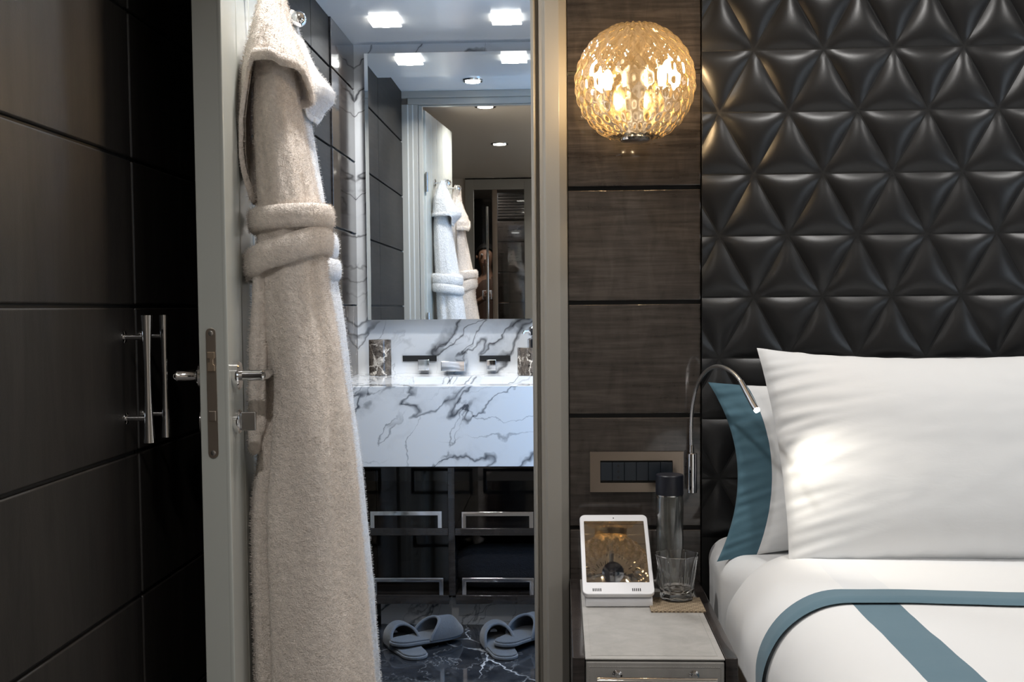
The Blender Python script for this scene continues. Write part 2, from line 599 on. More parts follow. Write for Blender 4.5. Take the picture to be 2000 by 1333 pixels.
XJ = -.0715
moulding('trim_1', [(XJ, 2.745), (XJ + .006, 2.735), (XJ + .010, 2.737), (XJ + .0125, 2.752), (XJ + .019, 2.752), (XJ + .0205, 2.738), (XJ + .030, 2.7365), (XJ + .0345, 2.730),
                    (XJ + .068, 2.728), (XJ + .085, 2.742), (.0155, 2.748), (.0155, 2.80), (XJ + .004, 2.80)], 0, BED_CEIL, M['paint_trim'], 'moulded greige door frame between bathroom and wood panelled wall')
jr = struct('trim_2', MB().box(XJ + .004, .010, 2.80, 2.87, 0, BED_CEIL), M['paint_trim'], 'greige jamb lining on the strike side of the doorway', 'door frame')
obj('strike_plate', MB().box(XJ + .0118, XJ + .0145, 2.7505, 2.7545, .97, 1.015), M['bronze'], jr)
# hinge side casing on the bathroom side, and the head casing
moulding('trim_3', [(-.812, 2.868), (-.812, 2.893), (-.772, 2.893), (-.768, 2.886), (-.748, 2.886), (-.744, 2.880), (-.722, 2.880), (-.722, 2.862), (-.700, 2.862), (-.700, 2.83), (-.718, 2.83), (-.718, 2.868)], 0, 2.10, M['paint'], 'greige hinge side door casing seen blue lit in the mirror')
struct('trim_4', MB().box(-.812, .06, 2.868, 2.892, 2.132, BATH_HIGH).box(-.772, .02, 2.868, 2.884, 2.10, 2.132).box(-.70, .0, 2.84, 2.868, 2.094, 2.1), M['paint'], 'greige door head casing seen in the mirror', 'door frame', bevel=.002)
struct('wall_front_bathroom', MB().box(-.05, .36, 2.8685, 2.872, 0, BATH_HIGH), M['paint'], 'inner greige wall of the bathroom right of its doorway', 'wall')

# bathroom left wall: two stretches of glossy wood panels over brown marble
lw_ = struct('wall_left', MB().box(-.90, -.812, 2.87, 4.40, 0, BATH_HIGH), M['black_core'], 'bathroom side wall with glossy dark wood panels above brown marble', 'wall')
for k in range(8):
    zc_ = 1.0845 + .276 * (k - 4)
    z0, z1 = max(zc_ + .004, 0), zc_ + .272
    if k > 3:
        obj('panel', MB().box(-.812, -.793, 3.925, BY, z0, min(z1, BATH_CEIL)), M['wood'], lw_, bevel=.002)
    obj('panel', MB().box(-.812, -.800, 3.64, 3.921, z0, min(z1, BATH_CEIL)), M['wood_satin'], lw_, bevel=.002)
    obj('panel', MB().box(-.812, -.800, 2.895, 3.636, z0, min(z1, BATH_HIGH)), M['wood_satin'], lw_, bevel=.002)
obj('marble_slab', MB().box(-.812, -.794, 3.925, BY, 0, 1.083), M['marble_brown'], lw_, bevel=.001)
wb = struct('wall_back_bathroom', MB().box(-.90, .42, BY, BY + .08, 0, BATH_CEIL), M['marble_wall'], 'white marble back wall around the bathroom mirror', 'wall')

# bedroom side and rear walls
struct('wall_left_bedroom', MB().box(-1.5, -1.44, -3.2, 2.9, 0, BED_CEIL), M['paint'], 'cabin wall hidden behind the dark wardrobe', 'wall')
struct('wall_left_return', MB().box(-1.44, -.875, 2.78, 2.9, 0, BED_CEIL), M['black_core'], 'dark wall return at the end of the wardrobe', 'wall')
wr2 = struct('wall_right', MB().box(2.6, 2.66, -3.2, 2.9, 0, BED_CEIL), M['paint'], 'far cabin wall right of the bed, outside the photograph', 'wall')
win2 = tag(obj('window_2', MB().box(2.57, 2.598, .5, 1.9, .95, 1.75), M['paint']), 'cabin window on the far side of the bed', 'window', kind='structure')
M['daylight2'] = emit('cabin_daylight', (.75, .87, 1.0), 2.2)
obj('pane', MB().box(2.563, 2.571, .56, 1.84, 1.01, 1.69), M['daylight2'], win2)
# rear wall with the framed glazed opening that shows in the mirror
RY = -1.25
FX0, FX1 = -.835, -.245
struct('wall_front', MB().box(-1.5, FX0, RY - .08, RY, 0, BED_CEIL).box(FX1, 2.6, RY - .08, RY, 0, BED_CEIL).box(FX0, FX1, RY - .08, RY, 2.27 - .07, BED_CEIL + .001), M['ceiling_bed'], 'rear cabin wall around the glazed shower opening seen in the mirror', 'wall')
struct('wall_front_shower', MB().box(-1.4, .3, -3.16, -3.10, 0, BED_CEIL), M['black_core'], 'dark far wall behind the shower glass', 'wall')
struct('wall_shower_left', MB().box(-1.45, -1.40, -3.16, RY - .08, 0, BED_CEIL), M['wood_dark'], 'dark side wall of the shower on the wardrobe side', 'wall')
struct('wall_shower_right', MB().box(.1, .15, -3.16, RY - .08, 0, BED_CEIL), M['wood_dark'], 'dark side wall of the shower on the bed side', 'wall')
sd = thing('door_2', 'glazed shower doors in a greige frame reflected in the bathroom mirror', 'door', (-.54, RY, 0), kind='structure')
obj('door_frame', MB().box(FX0, FX0 + .075, RY - .03, RY + .025, 0, 2.19).box(FX1 - .075, FX1, RY - .03, RY + .025, 0, 2.19).box(FX0, FX1, RY - .028, RY + .023, 2.10, 2.19), M['paint'], sd, bevel=.004)
obj('post', MB().box(-.600, -.555, RY - .02, RY + .018, 0, 2.10), M['bronze'], sd, bevel=.003)
for a, b in ((FX0 + .075, -.600), (-.555, FX1 - .075)):
    obj('pane', MB().box(a, b, RY - .006, RY, .02, 2.10), M['pane'], sd)
obj('handle', MB().tube([(-.640, RY + .05, .80), (-.640, RY + .05, 1.95)], .011).tube([(-.640, RY, 1.9), (-.640, RY + .05, 1.9)], .007).tube([(-.640, RY, .85), (-.640, RY + .05, .85)], .007), M['chrome'], sd)
pw = thing('shower_wall_panelling', 'dark wood planks and air grille behind the shower glass', 'panelling', (-.4, -1.7, 0), kind='structure')
z = .02
while z < 1.85:
    obj('plank', MB().box(-.585, .05, -1.72, -1.70, z, min(z + .268, 1.86)), M['wood'], pw, bevel=.002)
    z += .276
gr = obj('air_grille', MB().box(-.585, .05, -1.735, -1.72, 1.88, 2.12), M['black_core'], pw)
for k in range(9):
    obj('louvre', MB().box(-.575, .04, -1.72, -1.70, 1.885 + k * .026, 1.900 + k * .026), M['wood_dark'], gr)

# ------------------------------------------------------------------ ceiling lights
for i, (x, y) in enumerate(BED_LIGHTS):
    lab = ['round cabin downlight nearest the bathroom door, lower of two in the mirror top', 'round cabin downlight second from the bathroom door in the mirror',
           'round cabin downlight over the left half of the pillows', 'round cabin downlight over the right half of the pillows',
           'round cabin downlight over the left foot of the bed', 'round cabin downlight over the right foot of the bed', 'round cabin downlight near the rear shower doors'][i]
    t = thing('downlight', lab, 'ceiling light', (x, y, BED_CEIL), 0, 'round downlights in the cabin ceiling')
    obj('bezel', MB().lathe([(.044, -.004), (.060, -.006), (.062, -.001), (.062, 0)], (x, y, BED_CEIL), 28), M['chrome_soft'], t)
    obj('diffuser', MB().lathe([(.043, -.008), (.043, -.001)], (x, y, BED_CEIL), 28), M['downlight'], t)
for i, (x, y, s) in enumerate(BATH_LIGHTS):
    lab = ['square glass spotlight above the left end of the washbasin', 'square glass spotlight above the right end of the washbasin',
           'round bathroom spotlight nearer the doorway, seen in the mirror', 'bathroom spotlight hidden behind the right door frame'][i]
    t = thing('spotlight', lab, 'ceiling light', (x, y, (BATH_CEIL if s else BATH_HIGH)), 0, 'spotlights in the bathroom ceiling')
    if s:
        obj('glass_plate', MB().box(x - .052, x + .052, y - .052, y + .052, BATH_CEIL - .014, BATH_CEIL - .008), M['spot_plate'], t, bevel=.0015)
        obj('diffuser', MB().lathe([(.040, -.0175), (.040, -.0142)], (x, y, BATH_CEIL), 28), M['spot_glass'], t)
        obj('housing', MB().box(x - .040, x + .040, y - .040, y + .040, BATH_CEIL - .008, BATH_CEIL), M['chrome'], t)
    else:
        obj('bezel', MB().lathe([(.036, -.005), (.048, -.008), (.050, 0)], (x, y, BATH_HIGH), 28), M['chrome'], t)
        obj('diffuser', MB().lathe([(.036, -.012), (.036, -.002)], (x, y, BATH_HIGH), 28), M['spot_glass'], t)

# ------------------------------------------------------------------ bathroom door, open towards the camera
L0, L1 = Vector((-.6265, 2.085, 0)), Vector((-.693, 2.80, 0))     # bath-side face: latch edge, hinge edge
DL = (L1 - L0).length
ang = math.atan2(L1.y - L0.y, L1.x - L0.x)
door = thing('door_1', 'grey boarded bathroom door standing open edge-on beside the robes', 'door', L0, ang, kind='structure')
DT = .053           # thickness; local x along the leaf, local y = away from the bath face (towards wardrobe)
obj('core', MB().box(.0, DL, .006, DT, .008, 2.088), M['paint_door'], door, local=True, bevel=.0015)
bw = DL / 5
for k in range(5):
    obj('board', MB().box(k * bw + (.0 if k == 0 else .0022), (k + 1) * bw - .0022, -.001, .010, .010, 2.086), M['paint_door'], door, local=True, bevel=.003)
# lock on the latch edge
lz = (1.01, 1.01)
zt, zb = U(418, 641, 2.085).z, U(424, 895, 2.085).z
lock = obj('lock_plate', MB().prism([(.030 + .0095 * math.cos(a), (zt - .0095 if a < PI else zb + .0095) + .0095 * math.sin(a)) for a in [PI * i / 10 for i in range(11)] + [PI + PI * i / 10 for i in range(11)]],
                                  lambda a, b, c: (c, a, b), -.0022, .006), M['brass_lock'], door, local=True, bevel=.0006)
for zz in (zt - .010, zb + .010):
    obj('screw', MB().lathe([(.0048, 0), (.0048, .0012), (.003, .0018)], (-.0022, .030, zz), 14, (-1, 0, 0)), M['chrome_soft'], lock, local=True)
z1 = U(418, 688, 2.085).z; z2 = U(418, 725, 2.085).z
obj('latch_bolt', MB().prism([(.0235, z1), (.0365, z1), (.0365, z1 - .011), (.032, z1 - .012), (.032, z1 - .019), (.0365, z1 - .020), (.0365, z2), (.0235, z2), (.0235, z2 + .011), (.026, z2 + .013), (.026, z1 - .013), (.0235, z1 - .011)],
                          lambda a, b, c: (c, a, b), -.0075, .0), M['brass_bit'], lock, local=True, bevel=.0006)
z3 = U(421, 803, 2.085).z
obj('dead_bolt', MB().box(-.0045, .002, .0238, .0362, z3 - .019, z3), M['brass_lock'], lock, local=True, bevel=.001)
# lever handles and thumb turns, both sides
hz = U(465, 735, 2.12).z
tz = U(465, 825, 2.12).z
hx = .052
for side, nm in ((-1, 'lever_handle'), (1, 'lever_handle')):
    y0 = -.001 if side < 0 else DT
    d = Vector((0, side, 0))
    base = Vector((hx, y0, hz))
    rose = obj(nm, MB().lathe([(.0275, 0), (.028, .010), (.0255, .0125), (.014, .013)], base, 32, d), M['chrome'], door, local=True)
    e = base + d * .052
    obj('lever', MB().lathe([(.0105, .010), (.0105, .050), (.0115, .052), (.0115, .055), (.008, .058)], base, 20, d)
        .tube([e, e + Vector((.012, side * .004, 0)), e + Vector((.04, side * .004, 0)), e + Vector((.125, side * .002, 0))], [.0095, .0098, .0095, .0085], 16), M['chrome'], rose, local=True)
    tb = Vector((hx, y0, tz))
    r2 = obj('thumb_turn', MB().lathe([(.024, 0), (.0242, .009), (.021, .0115), (.012, .012)], tb, 32, d), M['chrome'], door, local=True)
    if side > 0: continue
    a0, a1 = sorted((y0 + side * .012, y0 + side * .040))
    obj('turn_block', MB().box(hx - .006, hx + .006, a0, a1, tz - .018, tz + .018), M['chrome_soft'], r2, local=True, bevel=.0015)
# two robe hooks on the bath face
for (kx, ky, kz) in ((-.600, 2.600, 1.737), (-.570, 2.325, 1.737)):
    p = (WM[door.name].inverted() @ Vector((kx, ky, kz)))
    b = Vector((p.x, -.001, p.z))
    hk = obj('robe_hook', MB().lathe([(.022, 0), (.022, .006), (.008, .009)], b, 24, (0, -1, 0)).lathe([(.0055, .006), (.0055, -p.y - .01)], b, 14, (0, -1, 0)), M['chrome'], door, local=True)
    R_ = .0185
    obj('knob', MB().lathe([(R_ * math.sin(PI * i / 14), -R_ * math.cos(PI * i / 14)) for i in range(15)], p, 28, (0, -1, 0)), M['chrome'], hk, local=True)
for zz in (.30, 1.0, 1.72):
    obj('hinge', MB().lathe([(.007, -.05), (.007, .05)], (DL + .004, -.006, zz), 14), M['chrome_soft'], door, local=True)

# ------------------------------------------------------------------ wardrobe on the left
WX = -.810
ward = thing('wardrobe', 'dark leather panelled wardrobe along the left side', 'wardrobe', (WX, 1.7, 0))
obj('carcass', MB().box(-1.42, WX - .018, .40, 2.775, .0, BED_CEIL), M['black_core'], ward)
SEAM = 2.098


def wdoor(y0, y1, hy):
    d = obj('wardrobe_door', MB().box(WX - .018, WX - .004, y0 + .0015, y1 - .0015, .01, 2.19), M['black_core'], ward)
    z = 1.0795
    for k in range(-4, 5):
        z0, z1 = z + .276 * k + .003, min(z + .276 * (k + 1) - .003, 2.19)
        if z1 < .03 or z0 > 2.18: continue
        obj('leather_panel', MB().box(WX - .006, WX + .004, y0 + .002, y1 - .002, max(z0, .012), z1), M['leather_closet'], d, bevel=.004, seg=3)
    if hy:
        t_, b_ = U(283, 616, SEAM).z, U(287, 858, SEAM).z
        hx_ = WX + .047
        n = 14
        pts = [(hx_, hy, t_ + (b_ - t_) * i / n) for i in range(n + 1)]
        rr = [.0062 + .0042 * abs(2 * i / n - 1) ** 1.6 for i in range(n + 1)]
        m_ = MB().tube(pts, rr, 20)
        for zz in (t_ - .040, b_ + .045):
            m_.tube([(WX + .003, hy, zz), (hx_, hy, zz)], .0052, 14)
            m_.lathe([(.011, 0), (.011, .003), (.0055, .004)], (WX + .003, hy, zz), 20, (1, 0, 0))
        obj('handle', m_, M['chrome'], d)


wdoor(.45, 1.27, None)
wdoor(1.275, SEAM, SEAM - .058)
wdoor(SEAM + .004, 2.76, SEAM + .034)

# ------------------------------------------------------------------ vanity
van = thing('vanity_unit', 'marble washbasin unit with open dark shelves and chrome rails', 'vanity', (-.3, 4.0, 0))
VF = 3.62; VT = .819; VB = .558; VX0, VX1 = -.792, .355
bx0, bx1, by0, by1 = -.545, -.02, 3.72, 4.13
obj('countertop', MB().box(VX0, bx0, VF, BY - .001, VT - .03, VT).box(bx1, VX1, VF, BY - .001, VT - .03, VT).box(bx0, bx1, VF, by0, VT - .03, VT).box(bx0, bx1, by1, BY - .001, VT - .03, VT), M['marble'], van)
obj('apron', MB().box(VX0, VX1, VF - .004, VF - .0002, VB, VT + .0002).box(VX0, VX1, VF, VF + .03, VB, VT - .0305), M['marble'], van, bevel=.001)
bs = obj('basin', MB().box(bx0 - .01, bx0, by0, by1, VT - .14, VT - .03).box(bx1, bx1 + .01, by0, by1, VT - .14, VT - .03).box(bx0, bx1, by0 - .01, by0, VT - .14, VT - .03).box(bx0, bx1, by1, by1 + .01, VT - .14, VT - .03).box(bx0, bx1, by0, by1, VT - .15, VT - .14),
         mat('white_ceramic', (.82, .82, .82), .06), van)
obj('drain', MB().lathe([(.024, 0), (.024, .004), (.018, .006)], (-.28, 3.93, VT - .14), 24), M['chrome'], bs)
# open shelves
CF = 3.665
sh1t, sh1b = U(870, 1033, CF).z, U(870, 1047, CF).z
sh2t, sh2b = U(870, 1164, CF).z, U(870, 1181, CF).z
dvl, dvr = U(875, 1000, CF).x, U(888, 1000, CF).x
obj('top_rail', MB().box(-.70, .34, CF, CF + .02, VB - .008, VB - .0005), M['wood_dark'], van)
obj('divider', MB().box(dvl, dvr, CF, 4.18, sh2t, VB - .009), M['wood_dark'], van, bevel=.001)
for t_, b_ in ((sh1t, sh1b), (sh2t, sh2b)):
    for a, b in ((-.700, dvl - .0005), (dvr + .0005, .34)):
        obj('shelf', MB().box(a, b, CF + .001, 4.18, b_, t_), M['wood_dark'], van, bevel=.001)
gloss_black = mat('gloss_black', (.010, .010, .011), .04, Specular_IOR_Level=.9)
obj('back_panel', MB().box(-.70, .34, 4.18, 4.20, sh2b, VB - .009), gloss_black, van)
for xx in (-.715, .34):
    obj('side_panel', MB().box(xx, xx + .014, CF, 4.2, sh2b, VB - .009), gloss_black, van)
obj('bottom_panel', MB().box(dvl, dvl + .001, CF + .002, 4.18, sh2t + .001, VB - .01), gloss_black, van)
obj('plinth', MB().box(-.62, .34, 3.755, 3.80, .0, sh2b - .0005), M['marble'], van)
for (xa, xb, yt, yb) in ((722, 863, 1000, 1033), (901, 1042, 1001, 1033), (727, 866, 1130, 1164), (902, 1043, 1130, 1164)):
    a, b = U(xa, yt, CF), U(xb, yb, CF)
    x0, x1, zt_, zb_ = a.x, b.x, a.z, b.z
    k = .0145
    obj('guard_rail', MB().prism([(x0, zb_), (x0, zt_), (x1, zt_), (x1, zb_), (x1 - k, zb_), (x1 - k, zt_ - k * .98), (x0 + k, zt_ - k * .98), (x0 + k, zb_)], lambda p, q_, c: (p, c, q_), CF + .004, CF + .014), M['chrome'], van, bevel=.0012)
# wall tap set
tap = thing('wall_tap', 'wide flat chrome spout on the marble above the basin', 'tap', U(890, 712, BY))
a, b = U(868, 697, BY), U(914, 727, BY)
obj('spout', MB().prism([(BY - .001, a.z - .006), (BY - .13, a.z - .012), (BY - .135, a.z - .05), (BY - .125, a.z - .05), (BY - .115, a.z - .026), (BY - .001, a.z - .022)], lambda p, q_, c: (c, p, q_), a.x, b.x), M['chrome'], tap, bevel=.002)
for (x0, x1, k0, k1, lab) in ((787, 853, 816, 839, 'black wall plate with square chrome tap knob left of the spout'), (937, 997, 950, 969, 'black wall plate with square chrome tap knob right of the spout')):
    p0, p1 = U(x0, 695, BY), U(x1, 706, BY)
    c0, c1 = U(k0, 697, BY - .06), U(k1, 724, BY - .06)
    t = thing('tap_handle', lab, 'tap', ((p0.x + p1.x) / 2, BY, p0.z), 0, 'square tap knobs beside the spout')
    obj('backplate', MB().box(p0.x, p1.x, BY - .006, BY - .0005, p1.z, p0.z), M['slot'], t)
    obj('knob', MB().box(c0.x, c1.x, BY - .064, BY - .012, c1.z, c0.z - .012), M['chrome'], t, bevel=.002)
    obj('stem', MB().lathe([(.012, 0), (.012, .02)], ((c0.x + c1.x) / 2, BY - .014, (c0.z + c1.z) / 2), 18, (0, 1, 0)), M['chrome'], t)
# tumblers
tx = U(743, 728, 4.24)
th_ = U(743, 664, 4.24).z - VT
t = tag(obj('tumbler', MB().lathe([(.0405, 0), (.0425, .002), (.0425, th_ - .004), (.0415, th_), (.034, th_), (.034, th_ - .06)], (tx.x, 4.24, VT + .0006), 40), M['marble_tumbler']), 'brown marble tooth tumbler left of the basin taps', 'tumbler', 'brown marble basin accessories')
tx = U(1046, 728, 4.22)
th_ = U(1030, 679, 4.22).z - VT
t = thing('soap_dispenser', 'brown marble soap dispenser with chrome pump beside the door frame', 'soap dispenser', (tx.x, 4.22, VT), 0, 'brown marble basin accessories')
obj('body', MB().lathe([(.066, 0), (.068, .002), (.068, th_ - .003), (.066, th_), (.01, th_)], (tx.x, 4.22, VT + .0006), 40), M['marble_tumbler'], t)
pz = VT + th_
pp = obj('pump', MB().lathe([(.030, 0), (.030, .030), (.024, .034), (.017, .036), (.017, .044), (.027, .046), (.027, .072), (.020, .078)], (tx.x, 4.22, pz), 28), M['chrome'], t)
obj('nozzle', MB().tube([(tx.x - .01, 4.215, pz + .062), (tx.x - .040, 4.20, pz + .060), (tx.x - .045, 4.198, pz + .050)], .006, 12), M['chrome'], pp)
# folded towel roll
c = U(985, 1090, CF + .12)
rings = []
tr0, tr1 = U(891, 1090, CF + .12).x + .008, .315
for i in range(29):
    x = tr0 + (tr1 - tr0) * i / 28
    e = 1 - .35 * max(0, 1 - i / 3) ** 2 - .35 * max(0, (i - 25) / 3) ** 2
    rings.append([Vector((x, CF + .125 + .088 * e * math.copysign(abs(math.cos(a)) ** .8, math.cos(a)), sh2t + .0725 + .071 * e * math.copysign(abs(math.sin(a)) ** .8, math.sin(a)) + .002 * noise.noise((x * 20, a * 2, 3)))) for a in [2 * PI * j / 40 for j in range(40)]])
tag(obj('towel_roll', MB().rings(rings), M['terry_navy']), 'dark navy rolled towel in the lower right vanity shelf', 'towel')
# mirror
mir = thing('bathroom_mirror', 'large wall mirror above the washbasin reflecting the cabin', 'mirror', (-.2, MY, 1.5))
mx0, mx1, mz0, mz1 = -.7435, .30, 1.029, 2.0395
obj('mirror_glass', MB().box(mx0, mx1, MY, MY + .012, mz0, mz1), M['mirror'], mir, bevel=.0)
obj('backing', MB().box(mx0 + .012, mx1 - .012, MY + .0125, BY - .001, mz0 + .012, mz1 - .012), M['black_core'], mir)
obj('bevel_strip', MB().prism([(mx0, MY - .0014), (mx0 + .013, MY - .0004), (mx0, MY - .0003)], lambda a, b, c: (a, b, c), mz0 + .0, mz1), M['mirror'], mir, flat=True)

# ------------------------------------------------------------------ slippers
def make_slipper(label, loc, rotz, mirror=1, tilt=0.0):
    """local: toe towards +X, heel at -X, length .27"""
    t = thing('slipper', label, 'slipper', loc, rotz, 'grey velour slippers on the bathroom floor')
    t.rotation_euler = (0, tilt, rotz)
    N = 40
    def half(u):    # half width along length u 0(heel)..1(toe)
        return .040 * math.sqrt(max(0, 1 - ((.16 - u) / .16) ** 2)) if u < .16 else (.040 + .012 * sstep(.16, .68, u) if u < .68 else .052 * math.sqrt(max(0, 1 - ((u - .68) / .325) ** 2)))
    us = [0.002 + .996 * (1 - math.cos(PI * i / N)) / 2 for i in range(N + 1)]
    out = [(-.135 + .27 * u, half(u) + mirror * .006 * math.sin(PI * u)) for u in us] + [(-.135 + .27 * u, -half(u) + mirror * .006 * math.sin(PI * u)) for u in reversed(us)]
    obj('sole', MB().prism(out, lambda a, b, c: (a, b, c), .0005, .011), M['slipper_rim'], t, local=True, bevel=.003)
    inn = [(a * .965, b * .93) for a, b in out]
    obj('insole', MB().prism(inn, lambda a, b, c: (a, b, c), .0105, .0165), M['slipper'], t, local=True, bevel=.003)
    def up(u, v, off=0):
        # u 0 mouth..1 toe, v 0..1 across
        a = PI * v
        mouth = .42 + .20 * math.sin(a) ** 1.3
        ul = mouth + (1.0 - mouth) * u
        w_ = max(half(min(ul, .999)), .004) + .002 + off
        h = (.060 - .006 * u) * (1 - sstep(.55, 1.0, u) * .62) * (1 if u < .999 else .6) + off
        return Vector((-.135 + .275 * ul, -w_ * math.cos(a) + mirror * .006 * math.sin(PI * ul), .010 + h * math.sin(a) ** .75))
    g = MB().grid(lambda u, v: up(u, v), 22, 30)
    g2 = MB().grid(lambda u, v: up(u * .985, v, -.005), 22, 30)
    g.add(g2.v, [f[::-1] for f in g2.f])
    obj('upper', g, M['slipper'], t, local=True, angle=80)
    obj('binding', MB().tube([up(0, v / 30, -.002) for v in range(31)], .0048, 10), M['slipper_rim'], t, local=True)
    return t


def slip(label, heel, toe, mirror, zoff=0.0, tilt=0.0):
    h, e = F(*heel, 0), F(*toe, 0)
    d = (e - h); d.z = 0
    mid = h + d.normalized() * .128
    make_slipper(label, (mid.x, mid.y, zoff), math.atan2(d.y, d.x), mirror, tilt)


slip('grey slipper beside the robe hem, its heel under the other one', (818, 1290), (757, 1232), 1)
slip('grey slipper resting its heel on the one beside the robe', (768, 1277), (905, 1242), -1, .018, .045)
slip('blue grey slipper left of the pair beside the door frame', (992, 1291), (962, 1238), 1)
slip('blue grey slipper half hidden by the door frame', (978, 1279), (1068, 1230), -1, .018, .045)

# ------------------------------------------------------------------ robes
def fuzz(p, a=.004, s=60):
    return .32 * a * noise.noise(Vector(p) * s) + a * .35 * noise.noise(Vector(p) * s * 2.7)


def robe_body(tab, Yr, ry_tab, grooves, y0, y1, nz=150, nt=120, bulge=1.0, seed=0):
    rings = []
    for k in range(nz + 1):
        py = y0 + (y1 - y0) * k / nz
        xl, xr = lerp_table(tab, py)
        A, B = U(xl, py, Yr), U(xr, py, Yr)
        ry = lerp_table(ry_tab, py)[0]
        cx, rx, zz = (A.x + B.x) / 2, (B.x - A.x) / 2, (A.z + B.z) / 2
        ring = []
        for i in range(nt):
            a = 2 * PI * i / nt
            g = 1.0
            for (ga, gw, gd, ga0, ga1) in grooves:
                d = (a - ga + PI) % (2 * PI) - PI
                g -= gd * math.exp(-(d / gw) ** 2) * sstep(ga0, ga1, py)
            ca, sa = math.cos(a), math.sin(a)
            p = Vector((cx + rx * g * math.copysign(abs(ca) ** .85, ca), Yr + ry * g * math.copysign(abs(sa) ** .85, sa), zz))
            f = fuzz((p.x, p.y, p.z + seed), .0028, 75) + .006 * noise.noise(Vector((a * 2.2, zz * 3.0, seed)))
            p.x += ca * f; p.y += sa * f
            ring.append(p)
        rings.append(ring)
    return MB().rings(rings)


def band(tabfn, Yr, ry, hgt, thick, tilt, py, m, parent, name, nt=110, nv=14, seed=0, expand=.006):
    """a soft closed cloth band round the body: tabfn gives (xl, xr) at height py"""
    xl, xr = tabfn
    A, B = U(xl, py, Yr), U(xr, py, Yr)
    cx, rx, zz = (A.x + B.x) / 2, (B.x - A.x) / 2 + expand, (A.z + B.z) / 2
    rings = []
    for j in range(nt + 1):
        a = 2 * PI * j / nt
        ca, sa = math.cos(a), math.sin(a)
        cz = zz + tilt * ca
        ring = []
        for k in range(nv):
            b = 2 * PI * k / nv
            off = thick * math.cos(b)
            p = Vector((cx + (rx + off) * math.copysign(abs(ca) ** .85, ca), Yr + (ry + off) * math.copysign(abs(sa) ** .85, sa), cz + hgt * math.copysign(abs(math.sin(b)) ** .7, math.sin(b))))
            f = fuzz((p.x, p.y, p.z + seed), .003, 70)
            p += Vector((ca * f, sa * f, f * .6))
            ring.append(p)
        rings.append(ring)
    return obj(name, MB().rings(rings, True, False, False), m, parent, angle=180)


def collar(Yr, top_tab, edge_fn, ry_tab, y0, m, parent, name, nt=110, nz=60, seed=0, roll=.012):
    """flared hood-like shawl hanging from the hook; edge_fn(angle) gives the lower edge in picture rows"""
    rings = []
    low = []
    for k in range(nz + 1):
        ring = []
        for i in range(nt):
            a = 2 * PI * i / nt
            ca, sa = math.cos(a), math.sin(a)
            ye = edge_fn(a)
            py = y0 + (ye - y0) * k / nz
            xl, xr = lerp_table(top_tab, py)
            A, B = U(xl, py, Yr), U(xr, py, Yr)
            ry = lerp_table(ry_tab, py)[0]
            cx, rx, zz = (A.x + B.x) / 2, (B.x - A.x) / 2, (A.z + B.z) / 2
            p = Vector((cx + rx * math.copysign(abs(ca) ** .85, ca), Yr + ry * math.copysign(abs(sa) ** .85, sa), zz))
            f = fuzz((p.x, p.y, p.z + seed), .003, 70) + .005 * noise.noise(Vector((a * 2.5, zz * 5, seed)))
            p.x += ca * f; p.y += sa * f
            ring.append(p)
        rings.append(ring)
    low = rings[-1]
    mb = MB().rings(rings, True, True, False)
    inner = [[p + (Vector((sum(q.x for q in r) / nt, Yr, p.z)) - p) * .12 for p in r] for r in rings[2:]]
    mb.rings(inner, True, False, False)
    o = obj(name, mb, m, parent, angle=180)
    n = 14
    rr = []
    for i in range(nt + 1):
        p = low[i % nt]
        c_ = Vector((sum(q.x for q in low) / nt, Yr, p.z))
        out = (p - c_); out.z = 0
        out.normalize()
        rr.append([p + out * (roll * .5 * math.cos(2 * PI * k / n)) + Vector((0, 0, roll * math.sin(2 * PI * k / n))) + Vector((1, 1, 1)) * fuzz((p.x + k * .01, p.y, p.z + seed), .002, 70) for k in range(n)])
    obj('rolled_edge', MB().rings(rr, True, False, False), m, o, angle=180)
    return o


def pile(o, count, length=.006, seed=1):
    """short terry loops standing on the cloth"""
    mod = o.modifiers.new('terry_pile', 'PARTICLE_SYSTEM')
    ps = o.particle_systems[-1]
    ps.seed = seed
    st_ = ps.settings
    st_.type = 'HAIR'
    st_.count = count
    st_.hair_length = length
    st_.hair_step = 2
    st_.use_advanced_hair = True
    st_.normal_factor = length * .16
    st_.factor_random = length * .14
    st_.root_radius = .6
    st_.tip_radius = .35
    st_.radius_scale = .0009
    st_.use_modifier_stack = False


Y1 = 2.30
robe1 = thing('bathrobe', 'cream terry bathrobe hanging nearest on the open door', 'bathrobe', (-.55, Y1, 0), 0, 'terry bathrobes on the door')
tab1 = [(-60, 530, 552), (0, 514, 556), (60, 506, 562), (144, 503, 574), (210, 503, 582), (285, 504, 597), (345, 508, 609), (400, 511, 621), (440, 508, 632), (500, 512, 634), (560, 516, 638), (620, 520, 649), (680, 524, 659), (740, 525, 666),
        (800, 518, 677), (900, 508, 689), (960, 501, 695), (1020, 499, 699), (1120, 501, 707), (1240, 504, 719), (1333, 506, 728), (1440, 508, 737)]
ryt1 = [(-60, .02), (60, .045), (200, .075), (400, .095), (500, .095), (900, .12), (1440, .14)]
FRONT = 1.5 * PI
obj('body', robe_body(tab1, Y1, ryt1, [(FRONT - .75, .16, .24, 640, 820), (FRONT + .95, .25, .10, 200, 600), (FRONT - .1, .5, .05, 600, 900)], -40, 1440, 190, 150, seed=1), M['terry_cream'], robe1, angle=180)


def edge1(a):
    d = (a - FRONT + PI) % (2 * PI) - PI       # 0 front, negative = left, positive = right
    if d < 0:
        return 128 + 262 * sstep(.25, 1.25, -d)
    return 128 + 10 * sstep(.2, .6, d) + 45 * sstep(1.1, 1.9, d)


